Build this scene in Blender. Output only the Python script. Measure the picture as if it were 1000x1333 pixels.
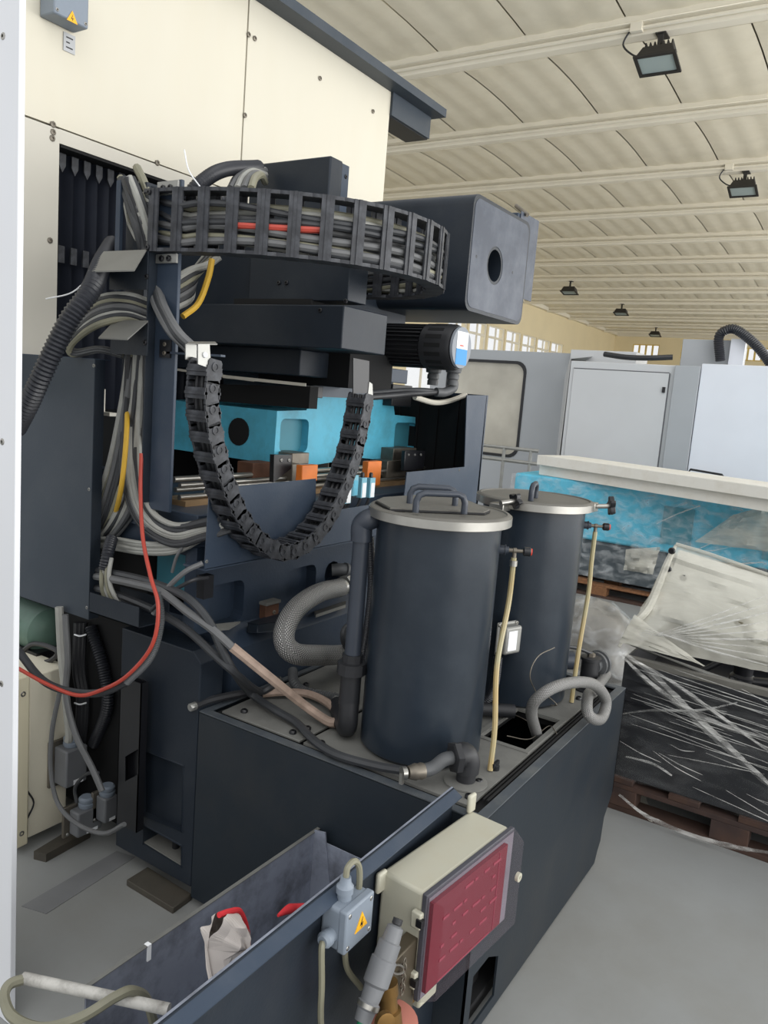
import bpy, math, random
from mathutils import Vector as V, Matrix, noise
from mathutils.geometry import tessellate_polygon
random.seed(7)
for o in list(bpy.data.objects): bpy.data.objects.remove(o)
SC = bpy.context.scene; COL = SC.collection
R = math.radians
# ------------------------------------------------------------------ camera
FPX, CAMH = 1027.46, 1.65
YAW, PITCH, ROLL = R(32.255), R(8.507), R(4.557)
def _cam_rows():
    cy, sy = math.cos(YAW), math.sin(YAW)
    W = Matrix(((sy, -cy, 0), (0, 0, -1), (cy, sy, 0)))
    cp, sp = math.cos(PITCH), math.sin(PITCH); cr, sr = math.cos(ROLL), math.sin(ROLL)
    return Matrix(((cr, -sr, 0), (sr, cr, 0), (0, 0, 1))) @ Matrix(((1, 0, 0), (0, cp, -sp), (0, sp, cp))) @ W
MC = _cam_rows(); CAM = V((0, 0, CAMH))
cd = bpy.data.cameras.new('camera'); cam = bpy.data.objects.new('camera', cd); COL.objects.link(cam)
cd.sensor_fit = 'VERTICAL'; cd.sensor_height = 36; cd.lens = 36 * FPX / 1333; cd.clip_start = .02; cd.clip_end = 300
mw = Matrix.Identity(4)
for i in range(3):
    mw[i][0] = MC[0][i]; mw[i][1] = -MC[1][i]; mw[i][2] = -MC[2][i]
mw.translation = CAM; cam.matrix_world = mw; SC.camera = cam
# ------------------------------------------------------------------ world, light, exposure
wd = bpy.data.worlds.new('daylight'); SC.world = wd; wd.use_nodes = True
bg = wd.node_tree.nodes['Background']; bg.inputs[0].default_value = (.97, .985, 1, 1); bg.inputs[1].default_value = .9
sd = bpy.data.lights.new('hazy_sun', 'SUN'); sd.energy = .8; sd.angle = R(50); sd.color = (1, .98, .95)
sun = bpy.data.objects.new('hazy_sun', sd); COL.objects.link(sun)
sun.rotation_euler = V((.62, .45, -.75)).to_track_quat('-Z', 'Y').to_euler()
ad = bpy.data.lights.new('side_fill_daylight', 'AREA'); ad.shape = 'RECTANGLE'; ad.size = 44; ad.size_y = 4.5; ad.energy = 2500; ad.color = (1, .99, .97)
al = bpy.data.objects.new('side_fill_daylight', ad); COL.objects.link(al); al.location = (20, -7, 2.6); al.rotation_euler = (R(112), 0, 0)   # added light for unseen right side windows, tilted up to brighten the ceiling
VS = SC.view_settings; VS.view_transform = 'Standard'; VS.look = 'None'; VS.gamma = 1; VS.use_curve_mapping = False; VS.exposure = .1
# ------------------------------------------------------------------ helpers
def ray(px, py): return MC.transposed() @ V(((px - 500) / FPX, (py - 666.5) / FPX, 1))
def _p(px, py, i, v):
    d = ray(px, py); return CAM + d * ((v - CAM[i]) / d[i])
def Px(px, py, v): return _p(px, py, 0, v)      # the point of plane x = v seen there in the photograph
def Py(px, py, v): return _p(px, py, 1, v)
def Pz(px, py, v): return _p(px, py, 2, v)
def lin(c):
    return tuple((x / 255 / 12.92 if x / 255 <= .04045 else ((x / 255 + .055) / 1.055) ** 2.4) for x in c) + (1,)
MATS = {}
def mat(name, col, rough=.5, metal=0, var=.12, scale=6, bump=0, dirt=None, dirt_amt=.35, dscale=3, spec=.5, stretch=None, fine=0):
    if name in MATS: return MATS[name]
    m = bpy.data.materials.new(name); m.use_nodes = True; nt = m.node_tree; N = nt.nodes; L = nt.links
    b = N['Principled BSDF']; b.inputs['Roughness'].default_value = rough; b.inputs['Metallic'].default_value = metal
    b.inputs['Specular IOR Level'].default_value = spec
    tc = N.new('ShaderNodeTexCoord'); mp = N.new('ShaderNodeMapping'); L.new(tc.outputs['Object'], mp.inputs[0])
    if stretch: mp.inputs['Scale'].default_value = stretch
    nz = N.new('ShaderNodeTexNoise'); nz.inputs['Scale'].default_value = scale; nz.inputs['Detail'].default_value = 6; L.new(mp.outputs[0], nz.inputs[0])
    base = lin(col)
    rp = N.new('ShaderNodeValToRGB'); rp.color_ramp.elements[0].position = .3; rp.color_ramp.elements[1].position = .7
    rp.color_ramp.elements[0].color = tuple(c * (1 - var) for c in base[:3]) + (1,)
    rp.color_ramp.elements[1].color = tuple(min(1, c * (1 + var)) for c in base[:3]) + (1,)
    L.new(nz.outputs[0], rp.inputs[0]); out = rp.outputs[0]
    if dirt:
        n2 = N.new('ShaderNodeTexNoise'); n2.inputs['Scale'].default_value = dscale; n2.inputs['Detail'].default_value = 8; n2.inputs['Roughness'].default_value = .65
        L.new(mp.outputs[0], n2.inputs[0]); r2 = N.new('ShaderNodeValToRGB'); r2.color_ramp.elements[0].position = .45; r2.color_ramp.elements[1].position = .75
        r2.color_ramp.elements[1].color = (dirt_amt,) * 3 + (1,); L.new(n2.outputs[0], r2.inputs[0])
        mx = N.new('ShaderNodeMix'); mx.data_type = 'RGBA'; L.new(r2.outputs[0], mx.inputs[0]); L.new(out, mx.inputs[6]); mx.inputs[7].default_value = lin(dirt); out = mx.outputs[2]
    L.new(out, b.inputs['Base Color'])
    if bump:
        bp = N.new('ShaderNodeBump'); bp.inputs['Strength'].default_value = bump; bp.inputs['Distance'].default_value = .01
        if fine:
            n3 = N.new('ShaderNodeTexNoise'); n3.inputs['Scale'].default_value = fine; L.new(mp.outputs[0], n3.inputs[0]); L.new(n3.outputs[0], bp.inputs['Height'])
        else: L.new(nz.outputs[0], bp.inputs['Height'])
        L.new(bp.outputs[0], b.inputs['Normal'])
    MATS[name] = m; return m
navy = mat('navy_paint', (34, 41, 50), .42, 0, .10, 5, .04, (92, 92, 88), .12, 4, fine=120, spec=.28)
navy_mid = mat('slate_blue_paint', (54, 65, 80), .4, 0, .08, 5, .03, (110, 110, 108), .15, 5, fine=120, spec=.28)
tankm = mat('tank_paint', (34, 42, 51), .3, 0, .07, 4, .02, (88, 96, 104), .12, 7, fine=90, spec=.42)
sumpm = mat('sump_side_paint', (35, 42, 49), .45, 0, .08, 4, .03, (70, 66, 60), .25, 3, fine=100, spec=.28)
guardm = mat('guard_slate', (58, 66, 75), .45, 0, .07, 4, .03, (92, 92, 90), .15, 4, fine=110, spec=.3)
bedm = mat('bed_paint', (46, 57, 72), .42, 0, .10, 5, .04, (86, 88, 86), .15, 5, fine=100, spec=.28)
dusty = mat('dusty_grey_plate', (112, 112, 108), .75, 0, .12, 7, .06, (62, 62, 62), .5, 5, fine=90)
dusty_lid = mat('dusty_lid', (104, 102, 96), .6, 0, .08, 8, .05, (110, 108, 100), .5, 9, fine=90)
black = mat('black_plastic', (20, 21, 24), .5, 0, .15, 8)
blackm = mat('black_paint', (22, 23, 27), .38, 0, .15, 6)
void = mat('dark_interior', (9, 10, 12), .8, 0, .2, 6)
chainm = mat('chain_plastic', (44, 46, 51), .55, 0, .2, 30, .1, (105, 108, 114), .4, 25)
beige = mat('beige_panel', (208, 203, 187), .45, 0, .025, 2, .01, (205, 196, 172), .35, 1.6, stretch=(1, 1, .35))
beige_strip = mat('beige_strip', (196, 192, 180), .45, 0, .03, 3)
cabm = mat('cream_cabinet', (226, 220, 200), .5, 0, .03, 3, 0, (180, 168, 140), .25, 4)
whitep = mat('white_post_paint', (222, 224, 228), .4, 0, .02, 3)
turq = mat('turquoise_paint', (84, 178, 206), .5, 0, .08, 5, .08, (62, 92, 92), .5, 6, fine=60)
turq_dark = mat('turquoise_pocket', (62, 128, 144), .55, 0, .12, 6)  # darker copy of the turquoise; recess shade put into the pocket colour
steel = mat('bare_steel', (168, 166, 160), .35, .9, .15, 12)
steel_rough = mat('rough_steel', (120, 114, 104), .5, .7, .25, 14, .1)
zinc = mat('zinc_plate', (150, 150, 146), .35, .6, .08, 12)
rust = mat('rusty_steel', (92, 62, 46), .8, .2, .3, 12, .1)
padm = mat('oily_pad_steel', (84, 80, 72), .7, .3, .2, 10, .1, (58, 48, 38), .5, 6)
orange = mat('orange_paint', (222, 120, 44), .5, 0, .15, 12)
cab_grey = mat('cable_grey', (96, 97, 98), .5, 0, .1, 15)
cab_lt = mat('cable_light_grey', (156, 156, 150), .5, 0, .1, 15)
cab_dk = mat('cable_dark_grey', (50, 52, 55), .5, 0, .12, 15)
cab_ol = mat('cable_olive_grey', (126, 124, 106), .5, 0, .1, 15)
cab_bk = mat('cable_black', (40, 41, 44), .45, 0, .12, 15)
cab_yel = mat('cable_yellow', (206, 164, 52), .5, 0, .08, 15)
cab_red = mat('cable_red', (176, 66, 52), .5, 0, .08, 15)
wrapm = mat('hose_wrap', (158, 138, 124), .7, 0, .2, 25, .3, (120, 104, 92), .5, 20)
tubem = mat('clear_tube', (160, 152, 118), .35, 0, .06, 4, 0, (186, 140, 60), .6, 5)
corr = mat('corrugated_black', (38, 40, 46), .4, 0, .1, 15)
corr_g = mat('corrugated_grey', (78, 80, 82), .5, 0, .1, 15)
pvc = mat('dark_pvc', (50, 56, 66), .42, 0, .08, 10)
pump_bk = mat('pump_black', (34, 35, 38), .5, 0, .15, 10)
alu = mat('cast_aluminium', (150, 150, 146), .5, .5, .12, 12, .08)
cream_plastic = mat('ivory_plastic', (180, 178, 162), .5, 0, .03, 8, .02, (170, 160, 136), .4, 8)
bluegrey = mat('blue_grey_box', (126, 136, 148), .5, 0, .05, 10, 0, (112, 120, 128), .4, 9)
greybox = mat('connector_grey', (112, 114, 117), .5, .1, .08, 10)
yellow = mat('sign_yellow', (238, 176, 30), .5, 0, .02, 5)
redm = mat('red_knob', (214, 62, 40), .5, 0, .08, 8)
crimson = mat('crimson_panel', (112, 8, 34), .4, 0, .05, 5)
crimson_lt = mat('crimson_marks', (150, 50, 70), .5, 0, .05, 5)
redcloth = mat('red_cloth', (204, 44, 52), .8, 0, .1, 20)
cloth = mat('bag_fabric', (204, 196, 190), .85, 0, .08, 15, .1)
traym = mat('worn_tray_steel', (142, 148, 162), .5, .1, .25, 3, .05, (40, 36, 34), .9, 7)
brass = mat('old_brass', (120, 92, 52), .45, .8, .2, 15)
cork = mat('pink_rubber', (176, 112, 98), .7, 0, .1, 10)
pipe_w = mat('chipped_white_pipe', (196, 194, 188), .6, .1, .08, 12, .05, (96, 92, 86), .8, 22)
mach_grey = mat('machine_grey', (190, 192, 194), .45, 0, .02, 3)
mach_lt = mat('machine_light', (222, 226, 234), .4, 0, .02, 3)  # paler bluish grey; side light put into the colour for the front block
mach_mid = mat('machine_mid_grey', (160, 164, 168), .45, 0, .03, 3)
pane_m = mat('smoky_pane', (176, 172, 160), .18, .3, .2, 2)
wood = mat('pallet_wood', (122, 84, 54), .8, 0, .25, 9, .1, (60, 40, 28), .5, 6, stretch=(1, 6, 6))
wood_dk = mat('dark_wood', (64, 46, 38), .85, 0, .25, 9, .1)
blk_crate = mat('black_tank_steel', (34, 36, 40), .5, .1, .2, 6, .05, (62, 60, 58), .4, 5)
white_beam = mat('dusty_white_beam', (222, 220, 212), .6, 0, .04, 5, 0, (186, 178, 160), .5, 5)
greenm = mat('green_motor', (86, 112, 100), .5, 0, .15, 8, 0, (60, 66, 60), .5, 6)
silver_lbl = mat('label_plate', (176, 178, 180), .4, .3, .05, 10)
paper = mat('white_label', (238, 240, 242), .6, 0, .02, 5)
blue_lbl = mat('blue_label', (40, 138, 204), .5, 0, .03, 5)
ceilm = mat('ceiling_paint', (230, 223, 204), .8, 0, .05, 1.2, 0, (190, 180, 156), .3, 1.5)
beamm = mat('beam_paint', (232, 226, 210), .7, 0, .03, 2)
wallm = mat('wall_paint', (236, 222, 186), .8, 0, .03, 1)
floorm = mat('concrete', (143, 145, 144), .55, 0, .10, 1.3, .05, (122, 119, 110), .6, .9, fine=40)
stripm = mat('floor_stain', (122, 123, 124), .6, 0, .1, 6)
flood_bk = mat('floodlight_body', (44, 42, 40), .6, 0, .1, 8)
def glassy(name, col, alpha, rough=.15):
    m = bpy.data.materials.new(name); m.use_nodes = True; nt = m.node_tree; N = nt.nodes; L = nt.links
    out = N['Material Output']; N.remove(N['Principled BSDF'])
    t = N.new('ShaderNodeBsdfTransparent'); t.inputs[0].default_value = (1, 1, 1, 1)
    b = N.new('ShaderNodeBsdfPrincipled'); b.inputs['Base Color'].default_value = lin(col); b.inputs['Roughness'].default_value = rough
    mx = N.new('ShaderNodeMixShader'); mx.inputs[0].default_value = alpha
    L.new(t.outputs[0], mx.inputs[1]); L.new(b.outputs[0], mx.inputs[2]); L.new(mx.outputs[0], out.inputs[0])
    MATS[name] = m; return m
lid_clear = glassy('smoked_clear_lid', (120, 112, 120), .13, .10)
wglass = glassy('window_glass', (240, 246, 250), .06, .05)
fglass = glassy('flood_glass', (190, 205, 205), .6, .05)
def filmmat(name, col, lo, hi, stretch, scale=5, bump=.6):
    m = bpy.data.materials.new(name); m.use_nodes = True; nt = m.node_tree; N = nt.nodes; L = nt.links
    out = N['Material Output']; b = N['Principled BSDF']; b.inputs['Base Color'].default_value = lin(col); b.inputs['Roughness'].default_value = .22
    t = N.new('ShaderNodeBsdfTransparent'); mx = N.new('ShaderNodeMixShader')
    tc = N.new('ShaderNodeTexCoord'); mp = N.new('ShaderNodeMapping'); mp.inputs['Rotation'].default_value = (R(24), R(10), 0); mp.inputs['Scale'].default_value = stretch
    nz = N.new('ShaderNodeTexNoise'); nz.inputs['Scale'].default_value = scale; nz.inputs['Detail'].default_value = 7; nz.inputs['Distortion'].default_value = .6
    rp = N.new('ShaderNodeMapRange'); rp.inputs[1].default_value = .42; rp.inputs[2].default_value = .72; rp.inputs[3].default_value = lo; rp.inputs[4].default_value = hi
    bp = N.new('ShaderNodeBump'); bp.inputs['Strength'].default_value = bump; bp.inputs['Distance'].default_value = .03
    L.new(tc.outputs['Object'], mp.inputs[0]); L.new(mp.outputs[0], nz.inputs[0]); L.new(nz.outputs[0], rp.inputs[0]); L.new(nz.outputs[0], bp.inputs['Height'])
    L.new(bp.outputs[0], b.inputs['Normal']); L.new(rp.outputs[0], mx.inputs[0]); L.new(t.outputs[0], mx.inputs[1]); L.new(b.outputs[0], mx.inputs[2]); L.new(mx.outputs[0], out.inputs[0])
    MATS[name] = m; return m
film = filmmat('stretch_film', (205, 208, 208), .0, .08, (1, 1.5, 5), 4)
film_t = filmmat('wrinkled_film', (214, 218, 220), .02, .40, (1, 2.2, 4), 4, .8)
film_white = filmmat('milky_film', (200, 198, 186), .5, .74, (1, 1, 4), 4, .3)
def braidmat():
    m = bpy.data.materials.new('steel_braid'); m.use_nodes = True; nt = m.node_tree; N = nt.nodes; L = nt.links; b = N['Principled BSDF']
    b.inputs['Metallic'].default_value = .3; b.inputs['Roughness'].default_value = .4
    uv = N.new('ShaderNodeTexCoord'); ws = []
    for s in (1, -1):
        mp = N.new('ShaderNodeMapping'); mp.inputs['Rotation'].default_value = (0, 0, R(45 * s)); L.new(uv.outputs['UV'], mp.inputs[0])
        w = N.new('ShaderNodeTexWave'); w.inputs['Scale'].default_value = 1.8; L.new(mp.outputs[0], w.inputs[0]); ws.append(w)
    mu = N.new('ShaderNodeMath'); mu.operation = 'MULTIPLY'; L.new(ws[0].outputs[1], mu.inputs[0]); L.new(ws[1].outputs[1], mu.inputs[1])
    rp = N.new('ShaderNodeValToRGB'); rp.color_ramp.elements[0].color = lin((74, 74, 74)); rp.color_ramp.elements[1].color = lin((184, 183, 180)); rp.color_ramp.elements[1].position = .6
    bp = N.new('ShaderNodeBump'); bp.inputs['Strength'].default_value = .5; bp.inputs['Distance'].default_value = .003
    L.new(mu.outputs[0], rp.inputs[0]); L.new(rp.outputs[0], b.inputs['Base Color']); L.new(mu.outputs[0], bp.inputs['Height']); L.new(bp.outputs[0], b.inputs['Normal'])
    return m
braid = braidmat()

WORLD = {}
def spline(pts, n=8):
    pts = [V(p) for p in pts]
    if len(pts) < 3: return [pts[0].lerp(pts[1], i / n) for i in range(n + 1)]
    P = [pts[0] * 2 - pts[1]] + pts + [pts[-1] * 2 - pts[-2]]; out = []
    for i in range(1, len(P) - 2):
        a, b, c, d = P[i - 1:i + 3]
        for k in range(n):
            t = k / n
            out.append(.5 * ((2 * b) + (c - a) * t + (2 * a - 5 * b + 4 * c - d) * t * t + (3 * b - a - 3 * c + d) * t ** 3))
    out.append(pts[-1]); return out
def resample(path, step):
    out = [path[0].copy()]; acc = 0
    for a, b in zip(path, path[1:]):
        l = (b - a).length
        if l < 1e-9: continue
        pos = 0
        while acc + (l - pos) >= step:
            pos += step - acc; acc = 0; out.append(a.lerp(b, pos / l))
        acc += l - pos
    return out
class MB:
    def __init__(s): s.v = []; s.f = []; s.uv = {}
    def add(s, vs, fs):
        k = len(s.v); s.v += [V(p) for p in vs]; s.f += [tuple(i + k for i in f) for f in fs]; return s
    def box(s, a, b, rot=None, c=None):
        x0, y0, z0 = a; x1, y1, z1 = b
        vs = [V(p) for p in ((x0, y0, z0), (x1, y0, z0), (x1, y1, z0), (x0, y1, z0), (x0, y0, z1), (x1, y0, z1), (x1, y1, z1), (x0, y1, z1))]
        if rot: vs = [rot @ (p - V(c)) + V(c) for p in vs]
        return s.add(vs, ((0, 3, 2, 1), (4, 5, 6, 7), (0, 1, 5, 4), (1, 2, 6, 5), (2, 3, 7, 6), (3, 0, 4, 7)))
    def hexa(s, q, t):                       # four points and a thickness vector
        q = [V(p) for p in q]; t = V(t); return s.sheet([q], t)
    def sheet(s, loops, t):                  # outer loop, holes, extruded by t
        loops = [[V(p) for p in l] for l in loops]; t = V(t)
        tri = tessellate_polygon(loops); flat = [p for l in loops for p in l]; n = len(flat); k = len(s.v)
        s.v += flat + [p + t for p in flat]
        for a, b, c in tri:
            nn = (flat[b] - flat[a]).cross(flat[c] - flat[a])
            if nn.length < 1e-12: continue
            if nn.dot(t) > 0: b, c = c, b
            s.f += [(k + a, k + b, k + c), (k + n + a, k + n + c, k + n + b)]
        o = 0
        for l in loops:
            m = len(l)
            for i in range(m):
                a, b = o + i, o + (i + 1) % m; s.f.append((k + a, k + b, k + n + b, k + n + a))
            o += m
        return s
    def cyl(s, p0, p1, r0, r1=None, n=16, cap=True):
        return s.tube([p0, p1], [r0, r0 if r1 is None else r1], n, cap)
    def tube(s, path, r, n=8, cap=True, uv=False):
        path = [V(p) for p in path]; m = len(path); rs = r if isinstance(r, (list, tuple)) else [r] * m
        t0 = (path[1] - path[0]).normalized(); ref = V((0, 0, 1)) if abs(t0.z) < .9 else V((1, 0, 0)); nrm = (ref - t0 * ref.dot(t0)).normalized(); k = len(s.v); L = 0
        for i in range(m):
            t = (path[min(i + 1, m - 1)] - path[max(i - 1, 0)])
            t = t.normalized() if t.length > 1e-9 else t0
            nrm = nrm - t * nrm.dot(t); nrm = nrm.normalized() if nrm.length > 1e-6 else t.orthogonal().normalized(); bi = t.cross(nrm)
            if i: L += (path[i] - path[i - 1]).length
            for j in range(n):
                a = 2 * math.pi * j / n; s.v.append(path[i] + (nrm * math.cos(a) + bi * math.sin(a)) * rs[i])
                if uv: s.uv[len(s.v) - 1] = (L / max(rs[i], 1e-4), 6.283 * j / n)
        for i in range(m - 1):
            for j in range(n):
                j2 = (j + 1) % n; s.f.append((k + i * n + j, k + i * n + j2, k + (i + 1) * n + j2, k + (i + 1) * n + j))
        if cap: s.f += [tuple(k + j for j in range(n - 1, -1, -1)), tuple(k + (m - 1) * n + j for j in range(n))]
        return s
    def rev(s, c, prof, n=32, axis=(0, 0, 1)):   # prof: (radius, height) pairs, closed at both ends
        c = V(c); a = V(axis).normalized(); path = [c + a * h for r, h in prof]
        k = len(s.v); u = a.orthogonal().normalized(); w = a.cross(u)
        for (r, h) in prof:
            for j in range(n):
                t = 2 * math.pi * j / n; s.v.append(c + a * h + (u * math.cos(t) + w * math.sin(t)) * r)
        for i in range(len(prof) - 1):
            for j in range(n):
                j2 = (j + 1) % n; s.f.append((k + i * n + j, k + i * n + j2, k + (i + 1) * n + j2, k + (i + 1) * n + j))
        s.f += [tuple(k + j for j in range(n - 1, -1, -1)), tuple(k + (len(prof) - 1) * n + j for j in range(n))]
        return s
    def mesh(s, name, m, smooth=True, c=None):
        me = bpy.data.meshes.new(name)
        if c is None:
            lo = V([min(p[i] for p in s.v) for i in range(3)]); hi = V([max(p[i] for p in s.v) for i in range(3)]); c = (lo + hi) / 2
        me.from_pydata([tuple(p - c) for p in s.v], [], s.f); me.validate()
        if s.uv:
            ul = me.uv_layers.new(name='uv')
            for lp in me.loops: ul.data[lp.index].uv = s.uv.get(lp.vertex_index, (0, 0))
        me.materials.append(m)
        if smooth:
            me.polygons.foreach_set('use_smooth', [True] * len(me.polygons)); me.set_sharp_from_angle(angle=R(38))
        me.update(); return me, c
    def build(s, name, m, parent=None, smooth=True, bevel=0, seg=2):
        me, c = s.mesh(name, m, smooth); o = link(name, me, c, parent)
        if bevel:
            bv = o.modifiers.new('bevel', 'BEVEL'); bv.width = bevel; bv.segments = seg; bv.limit_method = 'ANGLE'; bv.angle_limit = R(40); bv.harden_normals = False
        return o
def link(name, data, c, parent=None, rot=None):
    o = bpy.data.objects.new(name, data); COL.objects.link(o); WORLD[o.name] = V(c)
    m = Matrix.Translation(V(c))
    if rot is not None: m = m @ rot.to_4x4()
    if parent is not None:
        o.parent = parent; o.matrix_parent_inverse = Matrix.Translation(-WORLD[parent.name])
    o.matrix_basis = m; return o
def tag(o, label=None, cat=None, group=None, kind=None):
    if label: o['label'] = label
    if cat: o['category'] = cat
    if group: o['group'] = group
    if kind: o['kind'] = kind
    return o
def thing(name, label, cat, loc, group=None):
    o = link(name, None, loc); o.empty_display_size = .05; return tag(o, label, cat, group)
def struct(o): o['kind'] = 'structure'; return o
def rrect(fn, x0, y0, x1, y1, r=.15, n=4):       # rounded rectangle through a mapping fn(u, v)
    pts = []; w, h = abs(x1 - x0), abs(y1 - y0); rr = r * min(w, h)
    for cx, cy, a0 in ((x1 - rr, y1 - rr, 0), (x0 + rr, y1 - rr, 90), (x0 + rr, y0 + rr, 180), (x1 - rr, y0 + rr, 270)):
        for k in range(n + 1):
            a = R(a0 + 90 * k / n); pts.append(fn(cx + rr * math.cos(a), cy + rr * math.sin(a)))
    return pts
def bolt(p, ax, parent, r=.008, h=.006, m=None, name='bolt'):
    p = V(p); ax = V(ax).normalized()
    return MB().rev(p - ax * .002, [(r, 0), (r, h * .7), (r * .75, h), (r * .45, h), (r * .4, h * .5)], 8, ax).build(name, m or steel_rough, parent)
def cable(pts, r, m, label=None, cat='cable', group=None, name='cable', n=8, sub=7, uv=False, parent=None, extra=None):
    b = MB().tube(spline(pts, sub), r, n, uv=uv); o = b.build(name, m, parent)
    if label and group and label.startswith('grey '): label = {'cable_grey': 'mid grey', 'cable_light_grey': 'pale grey', 'cable_dark_grey': 'dark grey', 'cable_olive_grey': 'olive grey', 'cable_black': 'black'}.get(m.name, 'grey') + label[4:]
    if label: tag(o, label, cat, group)
    return o
def corrugated(pts, r, m, label=None, cat='hose', pitch=None, name='corrugated_hose', depth=.16, parent=None, n=12):
    pitch = pitch or r * .42; pa = resample(spline(pts, 14), pitch / 2)
    b = MB().tube(pa, [r if i % 2 else r * (1 - depth) for i in range(len(pa))], n); o = b.build(name, m, parent)
    for p in o.data.polygons: p.use_smooth = True
    if label: tag(o, label, cat)
    return o
X_, Y_, Z_ = V((1, 0, 0)), V((0, 1, 0)), V((0, 0, 1))
# ================================================================== the hall
fl = struct(MB().box((-4, -7.2, -.1), (48, 15, 0)).build('floor', floorm))
MB().hexa([Pz(28, 1180, .0), Pz(60, 1190, 0), Pz(176, 1116, 0), Pz(152, 1108, 0)], (0, 0, .0015)).build('floor_stain', stripm, fl)
BX = [9.85 + 2.87 * k for k in range(13)]
cl = struct(MB().box((8.4, -7.2, 6.52), (47, 15, 6.6)).build('ceiling', ceilm))
for x in BX:
    MB().sheet([[(x - .08, -7.2, 6.0), (x + .08, -7.2, 6.0), (x + .09, -7.2, 6.10), (x + .16, -7.2, 6.12), (x + .16, -7.2, 6.2), (x - .16, -7.2, 6.2), (x - .16, -7.2, 6.12), (x - .09, -7.2, 6.10)]], (0, 21.6, 0)).build('beam', beamm, cl, bevel=.01)
    MB().tube([(x - .13, -7.2, 6.06), (x - .13, 14.4, 6.06)], .022, 6).build('conduit', beamm, cl)
pm = MB(); NX, NY = 6, 14
for i in range(NX + 1):
    for j in range(NY + 1):
        u = i / NX; v = j / NY
        pm.v.append(V((-1.42 + 2.84 * u, -.615 + 1.23 * v, .06 * math.sin(math.pi * u) + .007 * math.cos(v * math.pi * 6))))
for i in range(NX):
    for j in range(NY):
        a = i * (NY + 1) + j; pm.f.append((a, a + 1, a + NY + 2, a + NY + 1))
pmesh, _ = pm.mesh('ceiling_panel', ceilm, c=V((0, 0, 0)))
cells = []
for bi in range(-1, 12):
    for k in range(-7, 13):
        c = V((BX[0] + 2.87 * (bi + .5), 2.09 + 1.25 * (k - .5), 6.18)); q = MC @ (c - CAM)
        if q.z < 1: continue
        px, py = 500 + FPX * q.x / q.z, 666.5 + FPX * q.y / q.z
        if -150 < px < 1250 and -250 < py < 800 and c.y < 14.4: cells.append(c)
for c in cells: link('ceiling_panel', pmesh, c, cl)
# left wall with its strip of windows, end wall
wz0, wz1 = 3.4, 4.75
wins = [(26.4 + 1.75 * k, 28.0 + 1.75 * k) for k in range(7)]
BWX0, BWX1, BWZ0, BWZ1 = Py(528, 490, 14.5).x, Py(608, 490, 14.5).x, Py(570, 518, 14.5).z, Py(570, 466, 14.5).z
holes = [[(a, 14.5, wz0), (b, 14.5, wz0), (b, 14.5, wz1), (a, 14.5, wz1)] for a, b in wins] + [[(BWX0, 14.5, BWZ0), (BWX1, 14.5, BWZ0), (BWX1, 14.5, BWZ1), (BWX0, 14.5, BWZ1)]]
wl = struct(MB().sheet([[(9, 14.5, 0), (47, 14.5, 0), (47, 14.5, 6.6), (9, 14.5, 6.6)]] + holes, (0, .3, 0)).build('wall_left', wallm, smooth=False))
for k, (a, b) in enumerate(wins):
    f = struct(MB().sheet([[(a, 14.55, wz0), (b, 14.55, wz0), (b, 14.55, wz1), (a, 14.55, wz1)]] + [[(a + .06 + d * (b - a - .06) / 2, 14.55, z0 + .03), (a + (d + 1) * (b - a - .06) / 2, 14.55, z0 + .05), (a + (d + 1) * (b - a - .06) / 2, 14.55, z1 - .05), (a + .06 + d * (b - a - .06) / 2, 14.55, z1 - .05)] for d in (0, 1) for z0, z1 in ((wz0, wz0 + .9), (wz0 + .9, wz1))], (0, .06, 0)).build('window_%d' % (k + 1), beamm, smooth=False))
    MB().box((a + .03, 14.58, wz0 + .03), (b - .03, 14.59, wz1 - .03)).build('pane', wglass, f)
we = struct(MB().sheet([[(46.6, -7.2, 0), (46.6, 14.5, 0), (46.6, 14.5, 6.6), (46.6, -7.2, 6.6)]] + [[(46.6, y0, 4.9), (46.6, y1, 4.9), (46.6, y1, 5.6), (46.6, y0, 5.6)] for y0, y1 in ((11.9, 13.4), (9.6, 10.7), (6.2, 7.6))], (.3, 0, 0)).build('wall_far', wallm, smooth=False))
yfr = mat('yellow_frame', (222, 196, 120), .6)
for k, (y0, y1) in enumerate(((11.9, 13.4), (9.6, 10.7), (6.2, 7.6))):
    n = 4; w = (y1 - y0) / n
    f = struct(MB().sheet([[(46.62, y0, 4.9), (46.62, y1, 4.9), (46.62, y1, 5.6), (46.62, y0, 5.6)]] + [[(46.62, y0 + w * i + .05, 4.96), (46.62, y0 + w * (i + 1) - .05, 4.96), (46.62, y0 + w * (i + 1) - .05, 5.54), (46.62, y0 + w * i + .05, 5.54)] for i in range(n)], (.06, 0, 0)).build('window_%d' % (k + 10), yfr, smooth=False))
    MB().box((46.66, y0 + .03, 4.93), (46.67, y1 - .03, 5.57)).build('pane', wglass, f)
f = struct(MB().sheet([[(BWX0, 14.55, BWZ0), (BWX1, 14.55, BWZ0), (BWX1, 14.55, BWZ1), (BWX0, 14.55, BWZ1)]] + [[(BWX0 + (BWX1 - BWX0) * k / 4 + .04, 14.55, BWZ0 + .06), (BWX0 + (BWX1 - BWX0) * (k + 1) / 4 - .04, 14.55, BWZ0 + .06), (BWX0 + (BWX1 - BWX0) * (k + 1) / 4 - .04, 14.55, BWZ1 - .06), (BWX0 + (BWX1 - BWX0) * k / 4 + .04, 14.55, BWZ1 - .06)] for k in range(4)], (0, .06, 0)).build('window_13', beamm, smooth=False))
MB().box((BWX0 + .02, 14.58, BWZ0 + .02), (BWX1 - .02, 14.59, BWZ1 - .02)).build('pane', wglass, f)
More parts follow.
